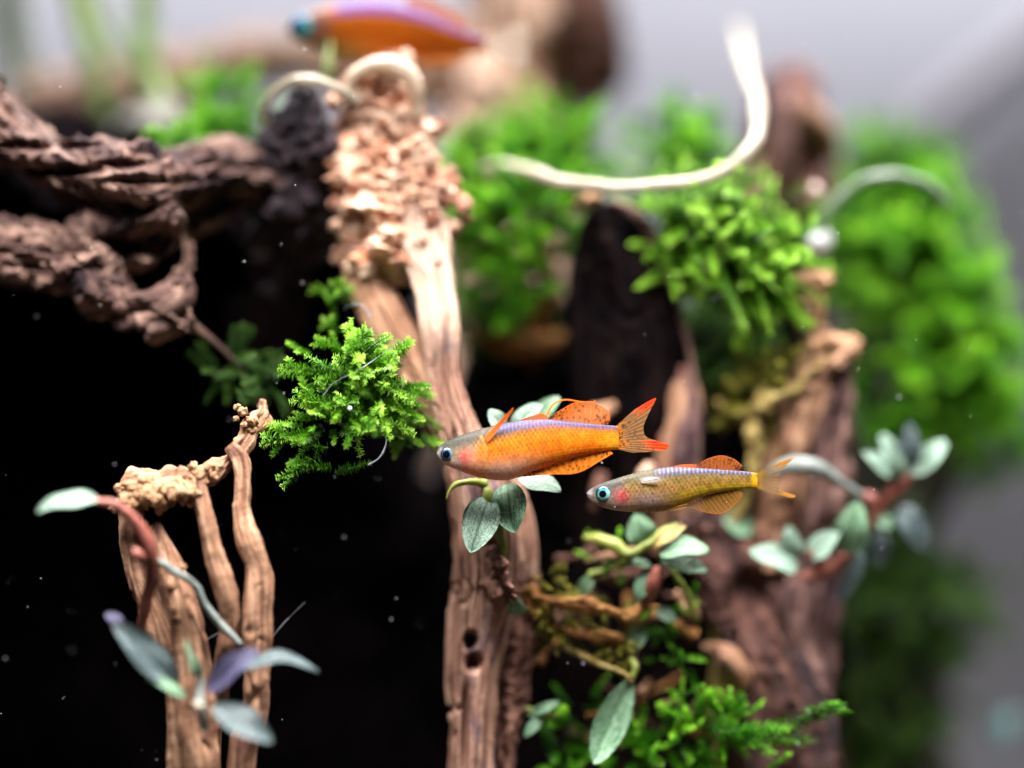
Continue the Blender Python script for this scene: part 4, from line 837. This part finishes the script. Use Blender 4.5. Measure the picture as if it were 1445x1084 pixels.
def fin_style(base, tip=None, spots=.9, alpha=.8, tip_at=.7, dark=(.07, .02, .015), nsp=55, rim=None, rayc=.14, a_tip=None, root=None):
    def f(ray, k, X, Y, rp, rnd):
        c = np.zeros(ray.shape + (3,)) + np.asarray(base)
        if tip is not None: 
            tf = tip_at(ray, k, X, Y) if callable(tip_at) else np.clip((k - tip_at) / .15, 0, 1)
            c = lerp(c, tip, tf)
        c = lerp(c, tuple(v * .55 for v in base), np.clip(-rp, 0, 1) * rayc)
        a = np.zeros(ray.shape) + alpha + .12 * rp * (rayc > 0)
        if tip is not None: a = a + ((a_tip if a_tip else .95) - alpha) * tf
        if root is not None:
            rf = np.clip((.30 - k + .10 * rp) / .28, 0, 1); c = lerp(c, root, rf); a = a + (1 - a) * rf
        for i in range(nsp):
            r0, k0 = rnd.rand(), .08 + .84 * rnd.rand(); i0 = int(r0 * (ray.shape[0] - 1)); j0 = int(k0 * (ray.shape[1] - 1))
            q = np.exp(-(((X - X[i0, j0]) ** 2 + (Y - Y[i0, j0]) ** 2) / (rnd.uniform(1.0, 1.8) ** 2)) ** 1.5)
            c = lerp(c, dark, q * spots); a = np.maximum(a, q * spots)
        if rim is not None: c = lerp(c, rim, np.clip((k - .93) / .05, 0, 1)); a = np.maximum(a, np.clip((k - .93) / .05, 0, 1) * .9)
        return np.concatenate([c, np.clip(a, 0, 1)[..., None]], -1)
    return f
Z = lambda pts, ox, oy, k: [(ox + x / k, oy + y / k) for x, y in pts]
O1 = lambda pts: Z(pts, 600, 540, 4.014)
O2 = lambda pts: Z(pts, 810, 620, 4.25)
ORANGE = (.82, .24, .015); RUST = (.72, .16, .03); RED = (.86, .07, .012)
tail_tips = lambda ray, k, X, Y: np.clip(1.4 * np.exp(-((ray - .13) / .10) ** 4) + 1.4 * np.exp(-((ray - .77) / .10) ** 4), 0, 1) * np.clip((k - .48) / .25, 0, 1)
fish('bright orange fish with blue back stripe, spotted fins and red tail tips', 
     O1([(66, 398), (80, 366), (100, 346), (170, 311), (250, 282), (350, 254), (450, 230), (550, 213), (700, 207), (850, 221), (1000, 238), (1060, 243), (1095, 248)]),
     O1([(66, 398), (76, 424), (110, 462), (200, 502), (300, 536), (400, 553), (480, 551), (560, 520), (650, 488), (750, 452), (850, 422), (950, 400), (1040, 384), (1080, 380), (1095, 378)]),
     0.0, 0.04, style_orange, (631.0, 641.2, 9.6, ((.01, .035, .17), (.12, .28, .48), -.3, (.08, .15, .26)), .56),
     [('first_dorsal_fin', O1([(530, 218), (580, 214), (640, 211), (700, 210)]), O1([(545, 208), (600, 190), (660, 174), (690, 190)]), 0, fin_style(RUST, nsp=0, alpha=.85), 0),
      ('dorsal_filament', O1([(640, 205), (680, 185), (705, 140), (740, 108), (800, 92), (880, 104), (945, 108), (962, 100)]), O1([(655, 205), (692, 190), (716, 146), (748, 116), (800, 102), (880, 114), (950, 116), (966, 104)]), -1, fin_style((.85, .28, .04), nsp=0, alpha=.95, rayc=0), 0),
      ('second_dorsal_fin', O1([(690, 212), (780, 216), (860, 224), (940, 232), (1000, 238), (1035, 238)]), O1([(715, 188), (775, 150), (850, 112), (950, 112), (1035, 160), (1048, 215)]), 0, fin_style((.74, .20, .035), spots=.85, alpha=.55, nsp=75, rim=(.80, .20, .03)), 0),
      ('anal_fin', O1([(520, 535), (600, 505), (700, 470), (800, 438), (900, 412), (1000, 392), (1052, 386)]), O1([(548, 532), (620, 527), (740, 520), (830, 518), (900, 498), (1000, 440), (1064, 402)]), 0, fin_style((.84, .26, .02), spots=.8, alpha=.72, nsp=60, rim=(.75, .15, .02)), 2),
      ('pelvic_fin', O1([(520, 520), (545, 525), (560, 535)]), O1([(720, 500), (715, 512), (690, 522)]), -7, fin_style((.86, .30, .05), nsp=0, alpha=.7), -1),
      ('pectoral_fin', O1([(338, 300), (345, 320), (352, 340)]), O1([(492, 142), (497, 146), (490, 168)]), 17, fin_style((.86, .30, .06), nsp=0, alpha=.85, rayc=.1), 3),
      ('pectoral_fin', O1([(338, 300), (345, 320), (352, 340)]), O1([(470, 180), (475, 186), (470, 200)]), -17, fin_style((.86, .30, .06), nsp=0, alpha=.7, rayc=.1), -3),
      ('tail_fin', O1([(1078, 250), (1086, 290), (1088, 330), (1080, 376)]), O1([(1190, 150), (1304, 88), (1285, 140), (1250, 215), (1238, 265), (1262, 312), (1376, 352), (1345, 384), (1180, 398)]), 0, fin_style((.50, .25, .10), RED, spots=.75, alpha=.34, tip_at=tail_tips, nsp=70, dark=(.06, .04, .03), root=(.76, .24, .01)), 0)],
     'small fish swimming among the driftwood', seed=1)
fish('yellowish olive fish with turquoise eye and beaded violet back line',
     O2([(75, 322), (95, 300), (150, 270), (250, 236), (350, 206), (450, 182), (600, 166), (800, 175), (1000, 190), (1060, 197), (1100, 204)]),
     O2([(75, 322), (90, 358), (130, 390), (200, 416), (300, 432), (450, 438), (550, 429), (650, 395), (750, 352), (850, 322), (950, 306), (1050, 296), (1100, 294)]),
     0.12, 0.03, style_olive, (851.0, 696.8, 11.2, ((.03, .24, .27), (.30, .66, .62), .5, (.20, .50, .50)), .46),
     [('first_dorsal_fin', O2([(570, 172), (620, 170), (680, 172), (735, 176)]), O2([(585, 164), (630, 154), (690, 150), (738, 152)]), 0, fin_style(RUST, nsp=0, alpha=.8), 0),
      ('second_dorsal_fin', O2([(735, 176), (800, 180), (870, 184), (940, 188), (985, 192)]), O2([(742, 158), (790, 122), (880, 97), (960, 118), (1012, 160)]), 0, fin_style((.46, .13, .03), spots=.6, alpha=.6, nsp=40, rim=(.55, .14, .03)), 0),
      ('anal_fin', O2([(640, 400), (720, 365), (800, 338), (900, 314), (1000, 302)]), O2([(680, 402), (780, 436), (880, 446), (960, 396), (1015, 335)]), 0, fin_style((.34, .16, .03), spots=.4, alpha=.45, nsp=20, rim=(.50, .13, .02)), 1),
      ('pelvic_fin', O2([(560, 420), (570, 426), (580, 432)]), O2([(672, 385), (676, 396), (660, 408)]), 5, fin_style((.55, .32, .06), nsp=0, alpha=.6), 3),
      ('pectoral_fin', O2([(395, 250), (398, 256), (400, 262)]), O2([(490, 226), (500, 238), (490, 246)]), 13, fin_style((.70, .66, .66), nsp=0, alpha=.6), 4),
      ('tail_fin', O2([(1092, 206), (1098, 236), (1098, 266), (1090, 292)]), O2([(1180, 158), (1312, 112), (1270, 165), (1228, 225), (1232, 280), (1240, 318), (1328, 334), (1300, 352), (1160, 318)]), 0, fin_style((.30, .18, .06), (.62, .30, .05), spots=.3, alpha=.26, tip_at=tail_tips, nsp=14, a_tip=.8, root=(.45, .25, .03)), 0)],
     'small fish swimming among the driftwood', seed=2)
def style_back(u, h, X, Y, dash, bump, jit, eye):
    c = np.zeros(u.shape + (3,)) + np.array((.62, .17, .008))
    c = lerp(c, (.30, .15, .11), np.clip((.26 - u) / .08, 0, 1))
    c = lerp(c, (.34, .30, .08), g2(u, h, .28, .8, .14, .4) * .8)
    bl = np.clip((-h - .42) / .14, 0, 1) * np.clip((u - .22) / .05, 0, 1)
    c = lerp(c, (.07, .06, .42), bl * (.75 + .4 * np.cos(X * 2 * math.pi / 7)))
    return np.concatenate([c, np.ones(u.shape + (1,))], -1)
fish('out of focus orange fish with violet back above the crumbly trunk top',
     [(404, 42), (412, 30), (440, 16), (490, 4), (540, 2), (590, 14), (640, 36), (670, 50), (684, 54)],
     [(404, 42), (412, 52), (440, 66), (490, 82), (540, 84), (590, 80), (640, 76), (670, 74), (684, 74)],
     2.8, -.05, style_back, (427.5, 39, 17.5, ((.05, .34, .75), (.15, .75, .70), .9, (.2, .6, .8)), .26),
     [('second_dorsal_fin', [(570, 10), (600, 20), (630, 34), (650, 42)], [(580, -8), (615, 2), (645, 20), (662, 36)], 0, fin_style((.70, .20, .04), alpha=.5, nsp=0), 0),
      ('anal_fin', [(540, 80), (580, 78), (620, 76), (650, 74)], [(550, 86), (600, 92), (640, 90), (668, 80)], 0, fin_style((.82, .28, .03), alpha=.6, nsp=0), 0),
      ('tail_fin', [(680, 56), (682, 62), (682, 68), (680, 73)], [(740, 30), (746, 50), (746, 80), (738, 100)], 0, fin_style((.75, .6, .5), alpha=.4, nsp=0), 0)],
     'small fish swimming among the driftwood', seed=3, thick=.42)

# ------------------------------------------------------------------ threads and drifting specks
M_THREAD = plain('algae_thread', (.25, .27, .32), (.40, .43, .50), 400, .4, .5, .3)
def thread(label, ctrl):
    V, F, g = loft(ctrl, nu=60, nv=8, amp=0, big=.01, bfreq=4)
    tag(mk('algae_thread', V, F, M_THREAD, attrs={'gco': g}), label, 'algae thread')
thread('dark grey thread curling from the underside of the moss tuft', [(543, 602, .0, 1.6), (545, 625, -.05, 1.8), (536, 645, -.1, 1.8), (520, 656, -.1, 1.4)])
thread('fine pale thread running from the trunk into the moss tuft', [(575, 478, .6, .4), (545, 496, .2, .5), (510, 520, -.1, .5), (472, 540, -.15, .45), (455, 560, -.1, .3)])
thread('fine looping thread with a bead at its end above the moss tuft', [(485, 436, 1.1, .7), (498, 430, .9, .8), (512, 432, .8, .8), (521, 443, .8, 1.4), (522, 447, .8, 1.6)])
thread('hair thin thread crossing the lower root bundle', [(280, 910, -.3, .6), (320, 885, -.4, .6), (360, 855, -.5, .5), (386, 838, -.5, .4)])
thread('hair thin thread trailing right of the root bundle', [(376, 910, -.2, .5), (400, 880, -.3, .5), (430, 850, -.4, .4)])
tube('air_bubble', [(494, 573, -.2, .6), (494, 574.2, -.2, 2.4), (494, 576.5, -.2, 3.2), (494, 578.8, -.2, 2.4), (494, 580, -.2, .6)], plain('bubble_skin', (.7, .75, .75), (.8, .85, .85), 200, .08, .9, .3, 0), 'tiny bright bubble sitting on the sharp moss tuft', 'bubble', nu=16, amp=0, big=0)
rnd = random.Random(5); V = []; F = []
for k in range(240):
    d = rnd.uniform(-1, 4); c = P(rnd.uniform(-60, 1500), rnd.uniform(-60, 1140), d); r = rnd.choice((.5, .6, .7, .9, 1.2)) * U * rnd.uniform(.7, 1.2)
    b = len(V); V += [c + np.array(v) * r for v in ((1, 0, 0), (-1, 0, 0), (0, 1, 0), (0, -1, 0), (0, 0, 1), (0, 0, -1))]
    F += [(b + i, b + j, b + 4) for i, j in ((0, 2), (2, 1), (1, 3), (3, 0))] + [(b + j, b + i, b + 5) for i, j in ((0, 2), (2, 1), (1, 3), (3, 0))]
tag(mk('drifting_specks', np.array(V), F, plain('speck_white', (.7, .7, .75), (.8, .8, .85), 50, .5, .5, .3, 0), org=(0, 0, 0)), 'tiny white specks drifting in the water', 'specks', kind='stuff')
